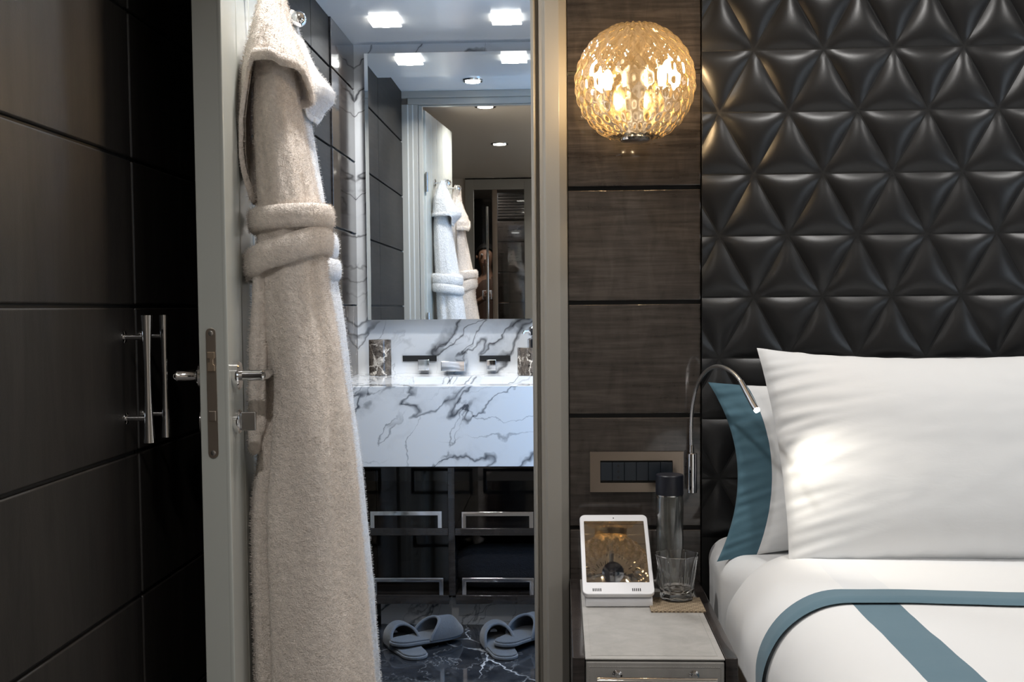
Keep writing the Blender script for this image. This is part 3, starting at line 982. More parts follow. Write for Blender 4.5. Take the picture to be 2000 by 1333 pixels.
ctab1 = [(-60, 528, 552), (0, 510, 553), (40, 503, 560), (80, 495, 574), (110, 488, 590), (150, 482, 602), (200, 476, 606), (250, 474, 607), (300, 478, 606), (340, 485, 606), (375, 498, 606), (400, 507, 606)]
collar(Y1, ctab1, edge1, [(-60, .02), (0, .05), (60, .08), (150, .115), (400, .11)], -50, M['terry_cream'], robe1, 'collar', seed=4)
band((506, 634), Y1, .098, .024, .010, .006, 430, M['terry_cream'], robe1, 'waist_fold', seed=7)
band((499, 632), Y1, .104, .030, .010, .028, 497, M['terry_cream'], robe1, 'belt', seed=9)
# hanging belt ends
for (pts, r, nm) in (([(507, 520), (504, 600), (499, 680), (498, 760), (497, 830), (499, 888)], .013, 'belt_end'), ([(514, 530), (513, 640), (511, 760), (510, 850)], .010, 'belt_end')):
    P = [U(x, y, Y1 - .075) for x, y in pts]
    fine = []
    for i in range(len(P) - 1):
        for s in range(10): fine.append(P[i].lerp(P[i + 1], s / 10))
    fine.append(P[-1])
    fine = [p + Vector((fuzz(p, .003, 40), 0, 0)) for p in fine]
    rad = [r * (1 + .10 * noise.noise(p * 60)) for p in fine]
    rad[-1] *= .45; rad[-2] *= .8
    obj(nm, MB().tube(fine, rad, 14), M['terry_cream'], robe1, angle=180)
obj('hanging_loop', MB().tube([(-.585, 2.325, 1.755), (-.592, 2.318, 1.735), (-.588, 2.31, 1.70), (-.592, 2.332, 1.735), (-.585, 2.325, 1.755)], .003, 8), M['terry_cream'], robe1)

Y2 = 2.62
robe2 = thing('bathrobe', 'white terry bathrobe hanging behind the cream one', 'bathrobe', (-.6, Y2, 0), 0, 'terry bathrobes on the door')
tab2 = [(30, 560, 574), (75, 545, 588), (114, 535, 596), (164, 530, 600), (240, 527, 605), (330, 530, 619), (400, 534, 630), (463, 538, 641), (532, 542, 651), (600, 545, 664), (650, 548, 671), (800, 552, 689), (912, 554, 705), (1040, 556, 717), (1160, 558, 729), (1280, 560, 738), (1400, 562, 745)]
obj('body', robe_body(tab2, Y2, [(30, .02), (200, .075), (400, .095), (900, .11), (1400, .125)], [(PI * .55, .2, .15, 400, 700), (FRONT + .9, .2, .06, 500, 800)], 40, 1395, 170, 120, seed=21), M['terry_white'], robe2, angle=180)


def edge2(a):
    d = (a - FRONT + PI) % (2 * PI) - PI
    r = (a + PI) % (2 * PI) - PI               # 0 = right
    return 232 - 40 * sstep(.3, 1.4, abs(r))


ctab2 = [(30, 560, 573), (60, 548, 578), (75, 540, 590), (114, 530, 605), (141, 525, 620), (164, 522, 640), (180, 520, 650), (196, 520, 647), (215, 522, 626), (240, 524, 606)]
collar(Y2, ctab2, edge2, [(30, .02), (60, .05), (120, .10), (200, .115), (240, .10)], 35, M['terry_white'], robe2, 'collar', seed=31, roll=.009)
band((536, 640), Y2, .104, .030, .012, -.004, 478, M['terry_white'], robe2, 'waist_fold', seed=33, expand=.010)
band((537, 645), Y2, .108, .026, .012, -.012, 518, M['terry_white'], robe2, 'belt', seed=37, expand=.010)
obj('hanging_loop', MB().tube([(-.612, 2.60, 1.757), (-.620, 2.598, 1.735), (-.618, 2.615, 1.68), (-.622, 2.60, 1.735), (-.612, 2.60, 1.757)], .006, 8), M['terry_white'], robe2)

# ------------------------------------------------------------------ headboard of triangular leather pads
HBX0, HBX1, HBY = .3385, 2.2, 2.745
hb = thing('headboard', 'tall black leather headboard of padded triangles behind the bed', 'headboard', (1.2, HBY, 0))
obj('backing', MB().box(HBX0, HBX1, HBY, WY + .007, .05, BED_CEIL), M['leather_seam'], hb)
TW, TH = .1640, .1470
HH = .0138


def tri_mesh(name, up, clip=None):
    """padded triangle; local origin at the middle of its base row, pads out towards -Y"""
    n = 16
    g = .0017
    A, B, D = (Vector((-TW / 2, 0)), Vector((TW / 2, 0)), Vector((0, TH))) if up else (Vector((-TW / 2, TH)), Vector((TW / 2, TH)), Vector((0, 0)))
    cen = (A + B + D) / 3
    A, B, D = [cen + (p - cen) * (1 - g / .04) for p in (A, B, D)]
    idx, vs, fs = {}, [], []
    for i in range(n + 1):
        for j in range(n + 1 - i):
            k = n - i - j
            a, b, c_ = i / n, j / n, k / n
            # cluster samples towards the seams
            f = lambda t: t + .10 * math.sin(2 * PI * t) * -1 * (.5)
            P = A * a + B * b + D * c_
            e_ = lambda q_: 1 - math.exp(-7.0 * q_)
            h = HH * e_(a) * e_(b) * e_(c_) / .77
            idx[(i, j)] = len(vs)
            vs.append(Vector((P.x, -h, P.y)))
    for i in range(n):
        for j in range(n - i):
            fs.append((idx[(i, j)], idx[(i + 1, j)], idx[(i, j + 1)]))
            if i + j < n - 1: fs.append((idx[(i + 1, j)], idx[(i + 1, j + 1)], idx[(i, j + 1)]))
    mb = MB(); mb.v = vs; mb.f = fs
    me = mesh_from(name, mb, M['leather_black'], angle=180)
    bm = bmesh.new(); bm.from_mesh(me)
    if clip is not None:
        bmesh.ops.bisect_plane(bm, geom=bm.verts[:] + bm.edges[:] + bm.faces[:], plane_co=(clip, 0, 0), plane_no=(-1, 0, 0), clear_outer=True)
    # face towards -Y
    bm.normal_update()
    if bm.faces and sum(f.normal.y for f in bm.faces) > 0:
        bmesh.ops.reverse_faces(bm, faces=bm.faces)
    bm.to_mesh(me); bm.free()
    return me


UPM, DNM = tri_mesh('triangle_pad', True), tri_mesh('triangle_pad', False)
AX, AZ = .462, 1.680           # one seam crossing on an 'odd' row
inv_h = WM[hb.name].inverted()
for r in range(-8, 4):
    zrow = AZ + r * TH
    if zrow + TH < .42 or zrow > BED_CEIL - .05: continue
    odd = (r % 2 == 0)
    for k in range(-2, 11):
        for up in (True, False):
            cx = AX + k * TW + (TW / 2 if odd else 0) if up else AX + k * TW + (0 if odd else TW / 2)
            x0, x1 = cx - TW / 2, cx + TW / 2
            if x1 < HBX0 + .004 or x0 > 1.75: continue
            if zrow + TH < .56 and x0 > .55: continue
            if x0 < HBX0 - .0005:
                me = tri_mesh('triangle_pad', up, HBX0 - cx)
                if not me.polygons: continue
            else:
                me = UPM if up else DNM
            o = bpy.data.objects.new('triangle_pad', me)
            C.objects.link(o)
            o.parent = hb
            o.location = inv_h @ Vector((cx, HBY - .0004, zrow))

# ------------------------------------------------------------------ wall lamp with dimpled glass globe
LC = U(1240, 163, 2.607)
LR = .1385
lamp = thing('wall_lamp', 'round dimpled glass wall lamp glowing amber on the wood panels', 'wall lamp', (LC.x, WY, LC.z))


def globe_r(th, ph, rr):
    b = .5 + .5 * math.cos(24 * ph) * math.cos(15 * th)
    return rr * (1 - .042 * b)


rings = []
T0, T1 = math.acos((U(1240, 50, 2.607).z - LC.z) / LR), math.acos(max(-1, (U(1240, 270, 2.607).z - LC.z) / LR))
NR, NT_ = 110, 200
for i in range(NR + 1):
    th = T0 + (T1 - T0) * i / NR
    ring = []
    for j in range(NT_):
        ph = 2 * PI * j / NT_
        r = globe_r(th, ph, LR)
        p = LC + Vector((r * math.sin(th) * math.cos(ph), r * math.sin(th) * math.sin(ph), r * math.cos(th)))
        p.y = min(p.y, WY - .006)
        ring.append(p)
    rings.append(ring)
inner = []
for i in range(0, NR + 1, 4):
    th = T0 + (T1 - T0) * i / NR
    ring = []
    for j in range(0, NT_, 4):
        ph = 2 * PI * j / NT_
        p = LC + Vector(((LR - .0068) * math.sin(th) * math.cos(ph), (LR - .0068) * math.sin(th) * math.sin(ph), (LR - .004) * math.cos(th)))
        p.y = min(p.y, WY - .010)
        ring.append(p)
    inner.append(ring)
obj('globe', MB().rings(rings, True, False, False), M['globe'], lamp, angle=180)
obj('back_plate', MB().lathe([(.052, 0), (.052, .010), (.046, .012)], (LC.x, WY - .0045, LC.z - .02), 40, (0, -1, 0)), M['gold'], lamp)
br = obj('bracket', MB().tube([(LC.x, WY - .01, LC.z - .03), (LC.x, LC.y + .02, LC.z - .035), (LC.x, LC.y, LC.z - .06)], .008, 14)
         .lathe([(.003, .055), (.012, .052), (.022, .043), (.030, .036), (.031, .0), (.022, -.010), (.018, -.07), (.026, -.085), (.026, -.108)], (LC.x, LC.y, LC.z - .01), 30), M['chrome_soft'], lamp)
obj('bottom_cap', MB().lathe([(.030, .0), (.034, -.004), (.034, -.010), (.028, -.013)], (LC.x, LC.y, LC.z + LR * math.cos(T1) + .004), 32), M['chrome'], lamp)
for (bx_, by_) in ((1187, 158), (1293, 150)):
    B = U(bx_, by_, 2.600)
    side = -1 if bx_ < 1240 else 1
    obj('arm', MB().tube([(LC.x + side * .010, LC.y, LC.z - .095), (LC.x + side * .035, LC.y - .004, LC.z - .085), (B.x - side * .004, B.y, B.z - .055), (B.x, B.y, B.z - .026)], [.006, .006, .006, .006], 12)
        .lathe([(.009, 0), (.013, .008), (.013, .034), (.010, .038)], (B.x, B.y, B.z - .06), 20), M['chrome'], lamp)
    obj('bulb', MB().lathe([(.0055, -.024), (.0085, -.016), (.0105, 0), (.0095, .014), (.006, .022), (.001, .025)], B, 18), M['bulb'], lamp)

# ------------------------------------------------------------------ switch plate
p0, p1 = U(1152, 882, WY), U(1334, 960, WY)
sw = thing('switch_panel', 'bronze framed switch and socket plate above the nightstand', 'switch plate', (p0.x, WY, p0.z))
q0, q1 = U(1172, 899, WY), U(1313, 942, WY)
yf = WY - .0045
obj('frame', MB().box(p0.x, q0.x, yf - .008, yf, p1.z, p0.z).box(q1.x, p1.x, yf - .008, yf, p1.z, p0.z).box(q0.x, q1.x, yf - .008, yf, q0.z, p0.z).box(q0.x, q1.x, yf - .008, yf, p1.z, q1.z), M['bronze'], sw)
obj('mount', MB().box(q0.x, q1.x, yf - .002, yf, q1.z, q0.z), M['slot'], sw)
mw = (q1.x - q0.x) / 6
for k in range(6):
    xx = q0.x + k * mw
    mod = obj('switch_module', MB().box(xx + .0005, xx + mw - .0005, yf - .007, yf - .002, q1.z + .005, q0.z - .0045), M['navy'], sw, bevel=.001)
    if k == 1:
        for dz in (-.014, 0, .014):
            obj('socket_hole', MB().lathe([(.0028, 0), (.0028, .0008)], (xx + mw / 2, yf - .0070, (q0.z + q1.z) / 2 + dz), 14, (0, -1, 0)), M['slot'], mod)

# ------------------------------------------------------------------ reading lamp
rl = thing('reading_lamp', 'chrome gooseneck reading light lit beside the pillow', 'reading lamp', (U(1352, 963, 2.715).x, 2.715, .62))
b0, b1 = U(1352, 963, 2.715), U(1351, 886, 2.715)
base = obj('base', MB().lathe([(.0105, 0), (.0115, .001), (.0115, b1.z - b0.z - .001), (.0105, b1.z - b0.z), (.005, b1.z - b0.z)], b0, 28).lathe([(.004, 0), (.004, .03)], (b0.x, 2.72, b0.z + .05), 12, (0, 1, 0)), M['chrome'], rl)
obj('switch_slot', MB().box(b0.x - .0085, b0.x - .0045, 2.7035, 2.7055, b0.z + .017, b0.z + .048), M['slot'], base)
nk = [(1351, 886, 2.715), (1350, 868, 2.715), (1350, 830, 2.708), (1353, 790, 2.685), (1361, 755, 2.645), (1375, 730, 2.59), (1394, 717, 2.535), (1413, 718, 2.485), (1432, 729, 2.44), (1447, 746, 2.405), (1460, 770, 2.375), (1472, 792, 2.35)]
pts = [U(*k) for k in nk]
cv = []
for i in range(len(pts) - 1):
    a, b, c_, d = pts[max(i - 1, 0)], pts[i], pts[i + 1], pts[min(i + 2, len(pts) - 1)]
    for s in range(14):
        t = s / 14
        cv.append(.5 * ((2 * b) + (c_ - a) * t + (2 * a - 5 * b + 4 * c_ - d) * t * t + (3 * b - a - 3 * c_ + d) * t ** 3))
cv.append(pts[-1])
obj('gooseneck', MB().tube(cv, [.0040 + .0005 * (i % 2) for i in range(len(cv))], 14), M['chrome_neck'], rl, angle=70)
obj('collar', MB().tube([pts[0] + Vector((0, 0, .002)), pts[0] + Vector((0, 0, .020))], [.0062, .0055], 18), M['chrome'], rl)
tipd = (pts[-1] - pts[-4]).normalized()
hd = obj('lamp_head', MB().tube([pts[-3], pts[-2], pts[-1], pts[-1] + tipd * .016], [.0055, .0062, .0066, .0066], 20), M['chrome'], rl)
tip = pts[-1] + tipd * .0162
obj('lens', MB().lathe([(.0058, 0), (.0058, .002)], tip, 18, tipd), M['led'], hd)
ls = bpy.data.lights.new('reading_lamp_beam', 'SPOT')
ls.energy = 2.4; ls.color = (1, .93, .80); ls.spot_size = math.radians(86); ls.spot_blend = .75; ls.shadow_soft_size = .006
lo = bpy.data.objects.new('reading_lamp_beam', ls)
C.objects.link(lo)
lo.location = tip + tipd * .004
aim = U(1580, 890, 2.33) - lo.location
lo.rotation_euler = aim.to_track_quat('-Z', 'Y').to_euler()

# ------------------------------------------------------------------ nightstand
NF, NT2 = 2.12, .402
ns = thing('nightstand', 'narrow dark wood nightstand with grey leather top and drawer', 'nightstand', (.17, 2.43, 0))
xs = [U(1118, 1287, NF).x, U(1143, 1287, NF).x, U(1416, 1287, NF).x, U(1441, 1287, NF).x]
for a, b in ((xs[0], xs[1] - .001), (xs[2] + .001, xs[3])):
    obj('side_panel', MB().box(a, b, NF - .004, WY - .006, .03, NT2 + .002), M['wood_ns'], ns, bevel=.0015)
obj('top', MB().box(xs[1], xs[2], NF - .002, WY - .006, NT2 - .004, NT2), M['leather_grey'], ns, bevel=.0015)
dr = obj('drawer', MB().box(xs[1] + .001, xs[2] - .001, NF - .003, NF + .018, NT2 - .245, NT2 - .0062), M['leather_grey'], ns, bevel=.003)
obj('carcass', MB().box(xs[1], xs[2], NF + .02, WY - .01, .04, NT2 - .025), M['wood_dark'], ns)
obj('lower_drawer', MB().box(xs[1] + .001, xs[2] - .001, NF - .003, NF + .018, .06, NT2 - .249), M['leather_grey'], ns, bevel=.003)
st = MB()
for (sx0, sx1, sz) in ((xs[1] + .008, xs[2] - .008, NT2 - .016),):
    n = 52
    for k in range(n):
        a = sx0 + (sx1 - sx0) * k / n
        st.box(a, a + (sx1 - sx0) / n * .6, NF - .0042, NF - .0028, sz - .0006, sz + .0006)
for k in range(40):
    zz = NT2 - .018 - k * .005
    for xx in (xs[1] + .008, xs[2] - .008):
        st.box(xx - .0006, xx + .0006, NF - .0042, NF - .0028, zz - .003, zz)
o = obj('stitching', st, M['leather_grey'], dr); o['kind'] = 'stuff'
h0, h1 = U(1166, 1328, NF - .04), U(1401, 1332, NF - .04)
hm = MB().tube([(h0.x, NF - .04, h0.z - .002), (h1.x, NF - .04, h0.z - .002)], .0062, 18)
hd_ = obj('handle', hm, M['chrome'], dr)
for px in (1205, 1355):
    xx = U(px, 1316, NF).x
    obj('handle_post', MB().lathe([(.0095, 0), (.0095, .0035), (.0060, .005), (.0060, .040)], (xx, NF - .003, h0.z - .002), 20, (0, -1, 0)), M['chrome'], hd_)
# stitch lines of the leather top
for xx in (xs[1] + .012, xs[2] - .012):
    obj('top_seam', MB().box(xx - .0006, xx + .0006, NF + .016, 2.72, NT2, NT2 + .0006), M['leather_grey'], ns)
obj('top_seam', MB().box(xs[1] + .012, xs[2] - .012, NF + .015, NF + .0162, NT2, NT2 + .0006), M['leather_grey'], ns)

# ------------------------------------------------------------------ tablet phone dock
TA = math.radians(36)
tw, tl = .160, .242
fl, fr = F(1142, 1187, NT2), F(1275, 1187, NT2)
tc = (fl + fr) / 2
tabl = thing('tablet_dock', 'white tablet on a sloping dock on the nightstand', 'tablet', (tc.x, tc.y, NT2 + .0006), math.radians(1.0))
cs, sn = math.cos(TA), math.sin(TA)


def slope(a, b, c):      # a across, b up the slope, c out of the face
    return Vector((a, b * cs - c * sn - .004, .026 + b * sn + c * cs))


def rrect(x0, x1, y0, y1, r, n=7):
    o_ = []
    for cx, cy, s in ((x1 - r, y1 - r, 0), (x0 + r, y1 - r, 1), (x0 + r, y0 + r, 2), (x1 - r, y0 + r, 3)):
        for i in range(n + 1):
            a = PI / 2 * (s + i / n)
            o_.append((cx + r * math.cos(a), cy + r * math.sin(a)))
    return o_


obj('dock', MB().prism([(0, 0), (.17, 0), (.175, .10), (.15, .112), (.004, .018), (0, .012)], lambda p, q_, c: (c, p, q_), -tw / 2 + .006, tw / 2 - .004), M['white_plastic'], tabl, local=True, bevel=.003)
cas = obj('casing', MB().prism(rrect(-tw / 2, tw / 2, 0, tl, .013), slope, -.006, .006), M['white_plastic'], tabl, local=True, bevel=.0025)
scr = obj('screen', MB().prism(rrect(-tw / 2 + .0095, tw / 2 - .0095, .034, tl - .022, .001, 1), slope, .0055, .0068), M['screen'], tabl, local=True)
obj('camera_dot', MB().prism([(.0016 * math.cos(a), tl - .012 + .0016 * math.sin(a)) for a in [2 * PI * k / 10 for k in range(10)]], slope, .0055, .0064), M['slot'], cas, local=True)
for s_ in (-1, 1):
    for k in range(5):
        xx = s_ * .042 + (k - 2) * .0042 + (-.006 if s_ < 0 else -.002)
        obj('speaker_slot', MB().prism([(xx - .0011, .0085), (xx + .0011, .0085), (xx + .0011, .0165), (xx - .0011, .0165)], slope, .0055, .0064), M['slot'], cas, local=True)

# ------------------------------------------------------------------ coaster, tumbler, bottle
cf = F(1271, 1194, NT2 + .004); cr = F(1378, 1194, NT2 + .004)
co = MB()
nx, ny = 34, 34
cw = (cr.x - cf.x)


def weave(u, v):
    return Vector((cf.x + .001 + cw * u, cf.y + cw * v, NT2 + .0035 + .0009 * math.cos(nx * PI * u) * math.cos(ny * PI * v)))


g = MB().grid(weave, nx * 2, ny * 2)
coa = thing('coaster', 'square woven straw coaster under the glass tumbler', 'coaster', (cf.x + cw / 2, cf.y + cw / 2, NT2))
M['straw'] = mat('woven_straw', (.34, .26, .17), .8)
tt = NT(M['straw'])
chk = tt.n('ShaderNodeTexChecker'); chk.inputs['Scale'].default_value = 210
chk.inputs['Color1'].default_value = (.42, .33, .22, 1); chk.inputs['Color2'].default_value = (.16, .115, .075, 1)
tt.link(tt.mapping((1, 1, 0)), chk.inputs['Vector']); tt.color(chk.outputs['Color'])
obj('weave', g, M['straw'], coa, angle=180)
obj('base', MB().box(cf.x + .001, cr.x + .001, cf.y, cf.y + cw, NT2 + .0004, NT2 + .0030), M['straw'], coa)
gz = NT2 + .0050
gc = F(1322, 1169, gz)
gh = .102
NG = 64


def octr(a, r, sharp):
    k = PI / 4
    d = ((a + k / 2) % k) - k / 2
    return r * (1 - sharp + sharp * math.cos(k / 2) / math.cos(d))


def gring(r, zz, sharp):
    return [Vector((gc.x + octr(2 * PI * i / NG + .1, r, sharp) * math.cos(2 * PI * i / NG), gc.y + octr(2 * PI * i / NG + .1, r, sharp) * math.sin(2 * PI * i / NG), gz + zz)) for i in range(NG)]


gp = [gring(.030, 0, .2), gring(.038, .002, .4), gring(.0405, .010, .6), gring(.0385, .016, .7), gring(.041, .022, .9), gring(.0455, .055, 1), gring(.0500, .088, 1), gring(.0525, gh - .001, .95), gring(.0515, gh, .95),
      gring(.0495, gh - .001, .9), gring(.0465, .085, .6), gring(.0415, .052, .4), gring(.0355, .026, .2), gring(.020, .0185, 0), gring(.001, .0175, 0)]
tag(obj('glass_tumbler', MB().rings(gp), M['true_glass'], angle=32), 'clear faceted glass tumbler standing on the woven coaster', 'glass')
bc = Vector((U(1308, 1000, 2.665).x, 2.668, NT2 + .0006))
bz = U(1308, 965, 2.668).z - bc.z
br_ = .0325
bt = thing('water_bottle', 'slim clear water bottle with a dark screw cap behind the tumbler', 'bottle', bc)
obj('bottle_body', MB().lathe([(.026, 0), (.0315, .003), (br_, .008), (br_, bz - .012), (.031, bz - .004), (.0285, bz), (.027, bz), (.0295, bz - .006), (br_ - .0016, bz - .014), (br_ - .0016, .010), (.028, .005), (.001, .004)], bc, 40), M['bottle'], bt)
cz = U(1308, 927, 2.668).z
obj('cap', MB().lathe([(.0325, bz - .0005), (.0330, bz + .001), (.0330, cz - bc.z - .002), (.0315, cz - bc.z), (.001, cz - bc.z)], bc, 40), M['cap'], bt)
obj('neck_ring', MB().lathe([(.0300, bz - .004), (.0318, bz - .0035), (.0318, bz - .001), (.03, bz - .0008)], bc, 32), M['chrome_soft'], bt)

# ------------------------------------------------------------------ bed
BZ = .515      # mattress top
bed = thing('bed', 'wide bed base and mattress under a white fitted sheet', 'bed', (1.2, 1.7, 0))


def bed_prof(x0, x1, ztop, zbot, r, n=14):
    p = [(x0 + .004, zbot)]
    for k in range(1, 10): p.append((x0, zbot + (ztop - r - zbot) * k / 10))
    for k in range(n + 1):
        a = PI - PI / 2 * k / n
        p.append((x0 + r + r * math.cos(a), ztop - r + r * math.sin(a)))
    for k in range(1, 40): p.append((x0 + r + (x1 - x0 - r) * k / 40, ztop))
    p.append((x1, ztop)); p.append((x1, zbot))
    return p


def sheet(prof, y0, y1, ny, wr, name, m, parent, seed=0, thick=0, dz=None, dx=None, selector=None):
    rows = []
    for j in range(ny + 1):
        y = y0 + (y1 - y0) * j / ny
        row = []
        for i, (x, zz) in enumerate(prof):
            n1 = noise.noise(Vector((x * 4 + zz * 4, y * 9, seed))) + .5 * noise.noise(Vector((x * 11 + zz * 9, y * 22, seed + 3)))
            p = Vector((x, y, zz))
            side = max(0, min(1, (BZ - zz) / .12))
            p.z += wr * n1 * (1 - side)
            p.x += wr * 1.6 * n1 * side
            if dz: p.z += dz(x, y)
            if dx: p.x += dx(x, y, zz)
            row.append(p)
        rows.append(row)
    mb = MB()
    n = len(prof)
    vs = [p for r in rows for p in r]
    fs = [(j * n + i, j * n + i + 1, (j + 1) * n + i + 1, (j + 1) * n + i) for j in range(ny) for i in range(n - 1) if selector is None or selector(rows[j][i], i, j)]
    mb.add(vs, fs)
    o = obj(name, mb, m, parent, angle=180)
    bm = bmesh.new(); bm.from_mesh(o.data)
    bmesh.ops.delete(bm, geom=[v for v in bm.verts if not v.link_faces], context='VERTS')
    bm.normal_update()
    if bm.faces and sum(f.normal.z + .2 * -f.normal.x for f in bm.faces) < 0: bmesh.ops.reverse_faces(bm, faces=bm.faces)
    bm.to_mesh(o.data); bm.free()
    return o


obj('bed_base', MB().box(.40, 2.05, .45, 2.70, .03, .22), M['leather_black'], bed, bevel=.01)
bp = bed_prof(.348, 2.10, BZ, .215, .06)
mt = MB().rings([[Vector((x + (.085 if x < .5 else .085 * (1 - (x - .5) / 1.6)) * (1 - sstep(2.36, 2.50, y)) + .012 * abs(noise.noise(Vector((y * 16, zz * 1.5, 2)))) * max(0, min(1, (BZ - .02 - zz) / .1)) * (1 if x < .45 else 0), y, zz)) for x, zz in bp] for y in [.42 + (2.715 - .42) * k / 120 for k in range(121)]])
obj('fitted_sheet', mt, M['linen'], bed, angle=50)

duv = thing('duvet', 'white duvet with teal stripes folded back below the pillows', 'duvet', (1.2, 1.6, BZ))


def dprof(x0, top, r, bot):
    return bed_prof(x0, 1.98, top, bot, r, 20)


def slump(x, y):
    return -.006 * math.exp(-((x - .95) / .25) ** 2)


STR_X0, STR_X1 = .515, .598
DP = dprof(.364, BZ + .022, .15, .27)
FP = dprof(.355, BZ + .033, .155, .262)
in_str = lambda p, i, j: STR_X0 <= p.x < STR_X1 and p.z > BZ - .08
# insert exact stripe borders in the profiles
def with_x(prof, xsv):
    out = list(prof)
    for xv in xsv:
        for i in range(len(out) - 1):
            if out[i][0] < xv < out[i + 1][0] and out[i][1] > BZ - .1:
                t = (xv - out[i][0]) / (out[i + 1][0] - out[i][0])
                out.insert(i + 1, (xv, out[i][1] + t * (out[i + 1][1] - out[i][1])))
                break
    return out


DP = with_x(DP, (STR_X0, STR_X1)); FP = with_x(FP, (STR_X0, STR_X1))
sel_str = lambda prof: (lambda p, i, j: STR_X0 - 1e-4 <= prof[i][0] < STR_X1 - 1e-4 and prof[i][1] > BZ - .1)
nsel = lambda prof: (lambda p, i, j: not (STR_X0 - 1e-4 <= prof[i][0] < STR_X1 - 1e-4 and prof[i][1] > BZ - .1))
YE = 2.005     # front edge of the turned down part
sheet(DP, .50, 2.05, 90, .0024, 'cover', M['linen_b'], duv, 2, dz=slump, selector=nsel(DP))
sheet(DP, .50, 2.05, 90, .0024, 'teal_stripe', M['teal_b'], duv, 2, dz=slump, selector=sel_str(DP))


def lip(x, y):
    return slump(x, y) - .007 * (1 - sstep(YE, YE + .015, y)) - .030 * sstep(2.38, 2.47, y)


tdn = sheet(FP, YE + .066, 2.47, 40, .0024, 'turn_down', M['linen_b'], duv, 2, dz=lip, selector=nsel(FP))
sheet(FP, YE + .066, 2.47, 40, .0024, 'show_through_band', M['linen_show'], tdn, 2, dz=lip, selector=sel_str(FP))  # lengthwise stripe showing faintly through the fold
sheet(FP, YE, YE + .066, 8, .0024, 'teal_border', M['teal_b'], tdn, 2, dz=lip)


def pillow(name, label, P00, P10, P01, P11, thick, m, cat='pillow', pinch=.05, border=None, bm_=None, seed=0, wrinkle=.004, nrm=Vector((0, -1, .35)), N=110, pu=2.4, sag=0.0):
    """corners: bottom-left, bottom-right, top-left, top-right; bulges along nrm both ways"""
    nrm = nrm.normalized()
    cen = (P00 + P10 + P01 + P11) / 4
    root = thing(name, label, cat, (cen.x, cen.y, min(P00.z, P10.z)))
    def pt(u, v, s):
        # pinch the edges inwards between the corners
        uu, vv = 2 * u - 1, 2 * v - 1
        u2 = .5 + .5 * uu * (1 - pinch * (1 - vv * vv)); vtop = sag * max(0, vv) * (1 - uu * uu); v2 = .5 + .5 * vv * (1 - pinch * .8 * (1 - uu * uu)) - vtop
        p = P00 * (1 - u2) * (1 - v2) + P10 * u2 * (1 - v2) + P01 * (1 - u2) * v2 + P11 * u2 * v2
        fu = max(0, 1 - abs(uu) ** pu); fv = max(0, 1 - abs(vv) ** pu)
        if border and u < border: fu = 0.0 if u <= 0 else .10 * (u / border) ** .5
        elif border:
            u3 = (u - border) / (1 - border); fu = max(0, 1 - abs(2 * u3 - 1) ** pu); fu = max(fu, .10)
        b = thick * (fu * fv) ** .55
        e = 1 - (fu * fv) ** .8
        w_ = wrinkle * .5 * noise.noise(Vector((u * 3, v * 3.5, seed))) + wrinkle * .14 * noise.noise(Vector((u * 12, v * 14, seed + 5)))
        ed = min(u, 1 - u); eb = min(v, 1 - v)
        w2 = wrinkle * 1.1 * noise.noise(Vector((u * 5 + v * 3, v * 24 - u * 8, seed + 9))) * math.exp(-ed * 9) + wrinkle * .8 * noise.noise(Vector((u * 22, v * 6 + u * 3, seed + 12))) * math.exp(-eb * 14)
        return p + nrm * ((b if s > 0 else -b * .7) + (w_ + w2) * (1 if s > 0 else .4)) * (1 if b > 0 else .3)
    def build(u0, u1, nu):
        front = MB().grid(lambda a, b: pt(u0 + (u1 - u0) * a, b, 1), nu, N)
        back = MB().grid(lambda a, b: pt(u0 + (u1 - u0) * a, b, -.75), nu, N)
        front.add(back.v, [f[::-1] for f in back.f])
        return front
    if border:
        obj('pillowcase', build(border, 1, N), m, root, angle=180, weld=1e-5)
        obj('teal_border', build(0, border, 20), bm_, root, angle=180, weld=1e-5)
    else:
        obj('pillowcase', build(0, 1, N), m, root, angle=180, weld=1e-5)
    return root


# rear pillow with teal border
pA = U(1400, 1098, 2.50); pB = U(1383, 747, 2.665)
pillow('pillow', 'white pillow with a teal border standing behind the front pillow', pA, pA + Vector((.72, .06, .02)), pB, pB + Vector((.72, .02, .03)), .075, M['linen'], pinch=.16, border=.125, bm_=M['teal'], seed=3, nrm=Vector((-.05, -1, .4)), wrinkle=.007)
pC = U(1541, 1109, 2.34); pD = U(1478, 680, 2.565)
pillow('pillow', 'large plain white pillow in front, lit by the reading lamp', pC, pC + Vector((.80, .03, .0)), pD, pD + Vector((.80, .02, -.005)), .105, M['linen'], pinch=.04, seed=11, nrm=Vector((0, -1, .45)), wrinkle=.009, sag=.045)

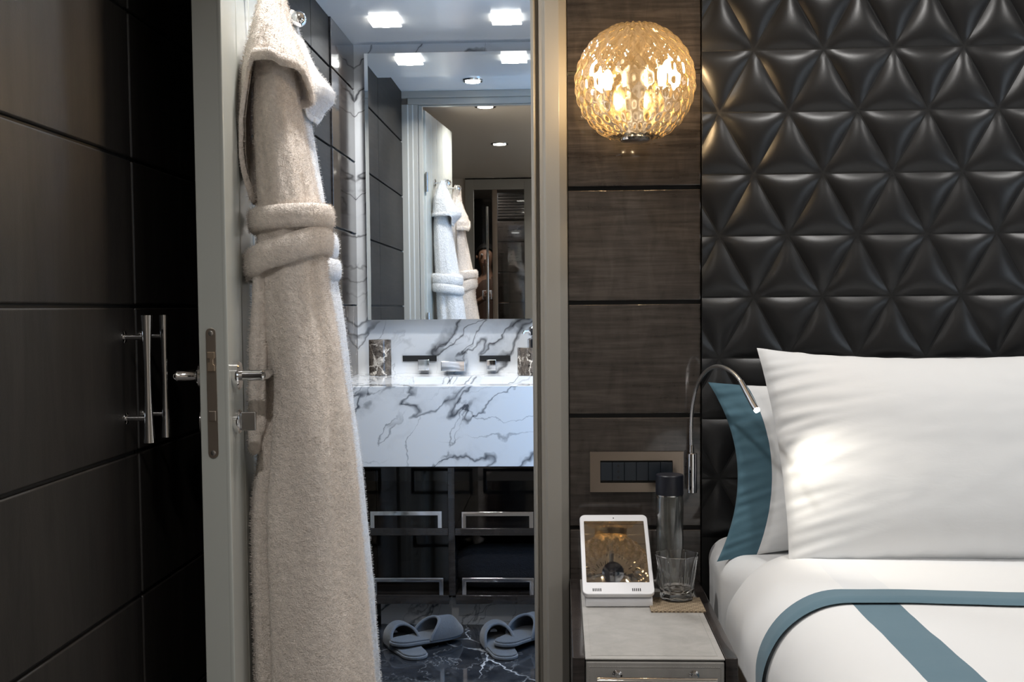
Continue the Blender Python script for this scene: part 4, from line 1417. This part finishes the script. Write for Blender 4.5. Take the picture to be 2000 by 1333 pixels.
# ------------------------------------------------------------------ figure behind the shower glass, standing in for a person reflected in it
def skin_person():
    root = thing('person', 'person with dark hair seen in the mirror, holding a white object at chest height', 'person', (-.70, -2.15, 0))
    V = {'pelvis': (-.70, -2.15, .93, .13, .10), 'waist': (-.70, -2.14, 1.08, .115, .09), 'chest': (-.70, -2.13, 1.24, .135, .10), 'neckb': (-.705, -2.11, 1.37, .06, .055), 'neck': (-.71, -2.10, 1.43, .048, .048),
         'head1': (-.715, -2.07, 1.50, .070, .075), 'head2': (-.715, -2.065, 1.58, .078, .088), 'head3': (-.715, -2.07, 1.63, .055, .06),
         'shl': (-.86, -2.12, 1.33, .058, .055), 'ell': (-.88, -2.02, 1.08, .043, .043), 'wrl': (-.76, -1.88, 1.14, .028, .026), 'hal': (-.70, -1.85, 1.18, .030, .022),
         'shr': (-.545, -2.12, 1.33, .058, .055), 'elr': (-.53, -2.00, 1.08, .043, .043), 'wrr': (-.63, -1.88, 1.16, .028, .026), 'har': (-.68, -1.85, 1.20, .030, .022),
         'hipl': (-.79, -2.15, .86, .095, .095), 'knl': (-.79, -2.13, .48, .062, .065), 'anl': (-.79, -2.16, .09, .040, .042), 'tol': (-.80, -2.02, .035, .036, .028),
         'hipr': (-.61, -2.15, .86, .095, .095), 'knr': (-.61, -2.13, .48, .062, .065), 'anr': (-.61, -2.16, .09, .040, .042), 'tor': (-.60, -2.02, .035, .036, .028)}
    E_ = [('pelvis', 'waist'), ('waist', 'chest'), ('chest', 'neckb'), ('neckb', 'neck'), ('neck', 'head1'), ('head1', 'head2'), ('head2', 'head3'), ('chest', 'shl'), ('shl', 'ell'), ('ell', 'wrl'), ('wrl', 'hal'),
          ('chest', 'shr'), ('shr', 'elr'), ('elr', 'wrr'), ('wrr', 'har'), ('pelvis', 'hipl'), ('hipl', 'knl'), ('knl', 'anl'), ('anl', 'tol'), ('pelvis', 'hipr'), ('hipr', 'knr'), ('knr', 'anr'), ('anr', 'tor')]
    V = {k: list(v) for k, v in V.items()}
    E_ = list(E_)
    # five fingers per hand
    for s, hn in ((1, 'hal'), (-1, 'har')):
        hx_, hy_, hz_ = V[hn][:3]
        for q, (dz, ln) in enumerate(((.024, .040), (.010, .046), (-.004, .043), (-.018, .034), (.030, .030))):
            a = f'{hn}f{q}a'; b = f'{hn}f{q}b'
            if q < 4:
                V[a] = [hx_ + s * .022, hy_ + .012, hz_ + dz, .0095, .009]; V[b] = [hx_ + s * (.022 + ln * .5), hy_ + .030, hz_ + dz, .0085, .008]
            else:
                V[a] = [hx_ + s * .002, hy_ + .020, hz_ + .026, .010, .010]; V[b] = [hx_ + s * .012, hy_ + .042, hz_ + .036, .009, .009]
            E_ += [(hn, a), (a, b)]
    names = list(V)
    me = bpy.data.meshes.new('body')
    base = Vector((-.70, -2.15, 0))
    me.from_pydata([tuple(Vector(V[n][:3]) - base) for n in names], [(names.index(a), names.index(b)) for a, b in E_], [])
    o = bpy.data.objects.new('body', me)
    C.objects.link(o); o.parent = root
    sk = o.modifiers.new('skin', 'SKIN')
    sk.use_smooth_shade = True
    ld = me.skin_vertices[0].data if me.skin_vertices else None
    if ld is None:
        bm = bmesh.new(); bm.from_mesh(me); bm.verts.layers.skin.verify(); bm.to_mesh(me); bm.free()
        ld = me.skin_vertices[0].data
    for i, n in enumerate(names):
        ld[i].radius = V[n][3:5]
        ld[i].use_root = (n == 'pelvis')
    ss = o.modifiers.new('sub', 'SUBSURF'); ss.levels = 2; ss.render_levels = 2
    me.materials.append(mat('skin', (.36, .19, .12), .5))
    hc = Vector((-.715, -2.078, 1.585))
    hair = MB()
    rr = []
    for i in range(15):
        th = PI * .66 * i / 14
        ring = []
        for j in range(32):
            ph = 2 * PI * j / 32
            fr = .5 + .5 * math.sin(ph)           # +Y is the face side
            t2 = th * (1 - .52 * fr ** 1.5)
            ring.append(hc + Vector((.093 * math.sin(t2) * math.cos(ph), .104 * math.sin(t2) * math.sin(ph) - .012, .103 * math.cos(t2))))
        rr.append(ring)
    hair.rings(rr, True, True, False)
    obj('hair', hair, mat('dark_hair', (.010, .008, .007), .5), root)
    hairb = MB().tube([(-.715, -2.165, 1.60), (-.715, -2.185, 1.52), (-.715, -2.185, 1.42), (-.715, -2.17, 1.36)], [.05, .06, .05, .02], 16)
    obj('ponytail', hairb, M['slot'], root)
    dk, wh = mat('eye_dark', (.01, .008, .006), .2), mat('eye_white', (.7, .68, .65), .3)
    for s in (-1, 1):
        obj('eye', MB().lathe([(.011 * math.sin(PI * i / 8), -.008 * math.cos(PI * i / 8)) for i in range(9)], (-.715 + s * .030, -1.985, 1.572), 14, (0, 1, 0)), wh, root)
        obj('iris', MB().lathe([(.005, 0), (.004, .002)], (-.715 + s * .030, -1.977, 1.572), 12, (0, 1, 0)), dk, root)
        obj('ear', MB().lathe([(.002, -.012), (.016, -.006), (.018, 0), (.012, .006)], (-.715 + s * .086, -2.07, 1.555), 14, (s, 0, 0)), me.materials[0], root)
    obj('nose', MB().tube([(-.715, -1.982, 1.575), (-.715, -1.972, 1.548), (-.715, -1.966, 1.532), (-.715, -1.985, 1.522)], [.006, .009, .012, .006], 10), me.materials[0], root)
    obj('mouth', MB().tube([(-.739, -1.992, 1.497), (-.715, -1.984, 1.495), (-.691, -1.992, 1.497)], [.003, .006, .003], 8), mat('lips', (.30, .10, .08), .4), root)
    def garment(name, prof, m_):
        obj(name, MB().rings([[Vector((-.70 + rx * math.cos(a), -2.145 + ry * math.sin(a), zz)) for a in [2 * PI * k / 36 for k in range(36)]] for zz, rx, ry in prof], True, False, False), m_, root)
    garment('vest', [(.88, .185, .135), (.98, .165, .12), (1.08, .150, .115), (1.18, .165, .125), (1.27, .165, .125), (1.33, .135, .105), (1.37, .10, .085)], mat('brown_cotton', (.10, .05, .03), .8))
    garment('skirt', [(.93, .185, .14), (.85, .205, .16), (.70, .215, .17), (.50, .22, .18)], mat('dark_cotton', (.02, .018, .018), .8))
    return root


skin_person()
tag(obj('white_box', MB().box(-.735, -.645, -1.865, -1.835, 1.15, 1.235), M['white_plastic'], bevel=.006), 'small white object held in the hands of the mirrored person', 'object')

t = thing('downlight', 'added round downlight brightening the shower behind the glass doors', 'ceiling light', (-.62, -1.5, BED_CEIL), 0, 'round downlights in the cabin ceiling')  # unseen fixture added for the lamp that brightens the shower
obj('bezel', MB().lathe([(.044, -.004), (.060, -.006), (.062, -.001), (.062, 0)], (-.62, -1.5, BED_CEIL), 28), M['chrome_soft'], t)
obj('diffuser', MB().lathe([(.043, -.008), (.043, -.001)], (-.62, -1.5, BED_CEIL), 28), M['downlight'], t)

for root, n in ((robe1, 1.0), (robe2, .45)):
    for o in list(root.children) + [g for c_ in root.children for g in c_.children]:
        if o.name.startswith('hanging'): continue
        a = sum(p.area for p in o.data.polygons)
        pile(o, int(a * 60000 * n), .0055, 3)
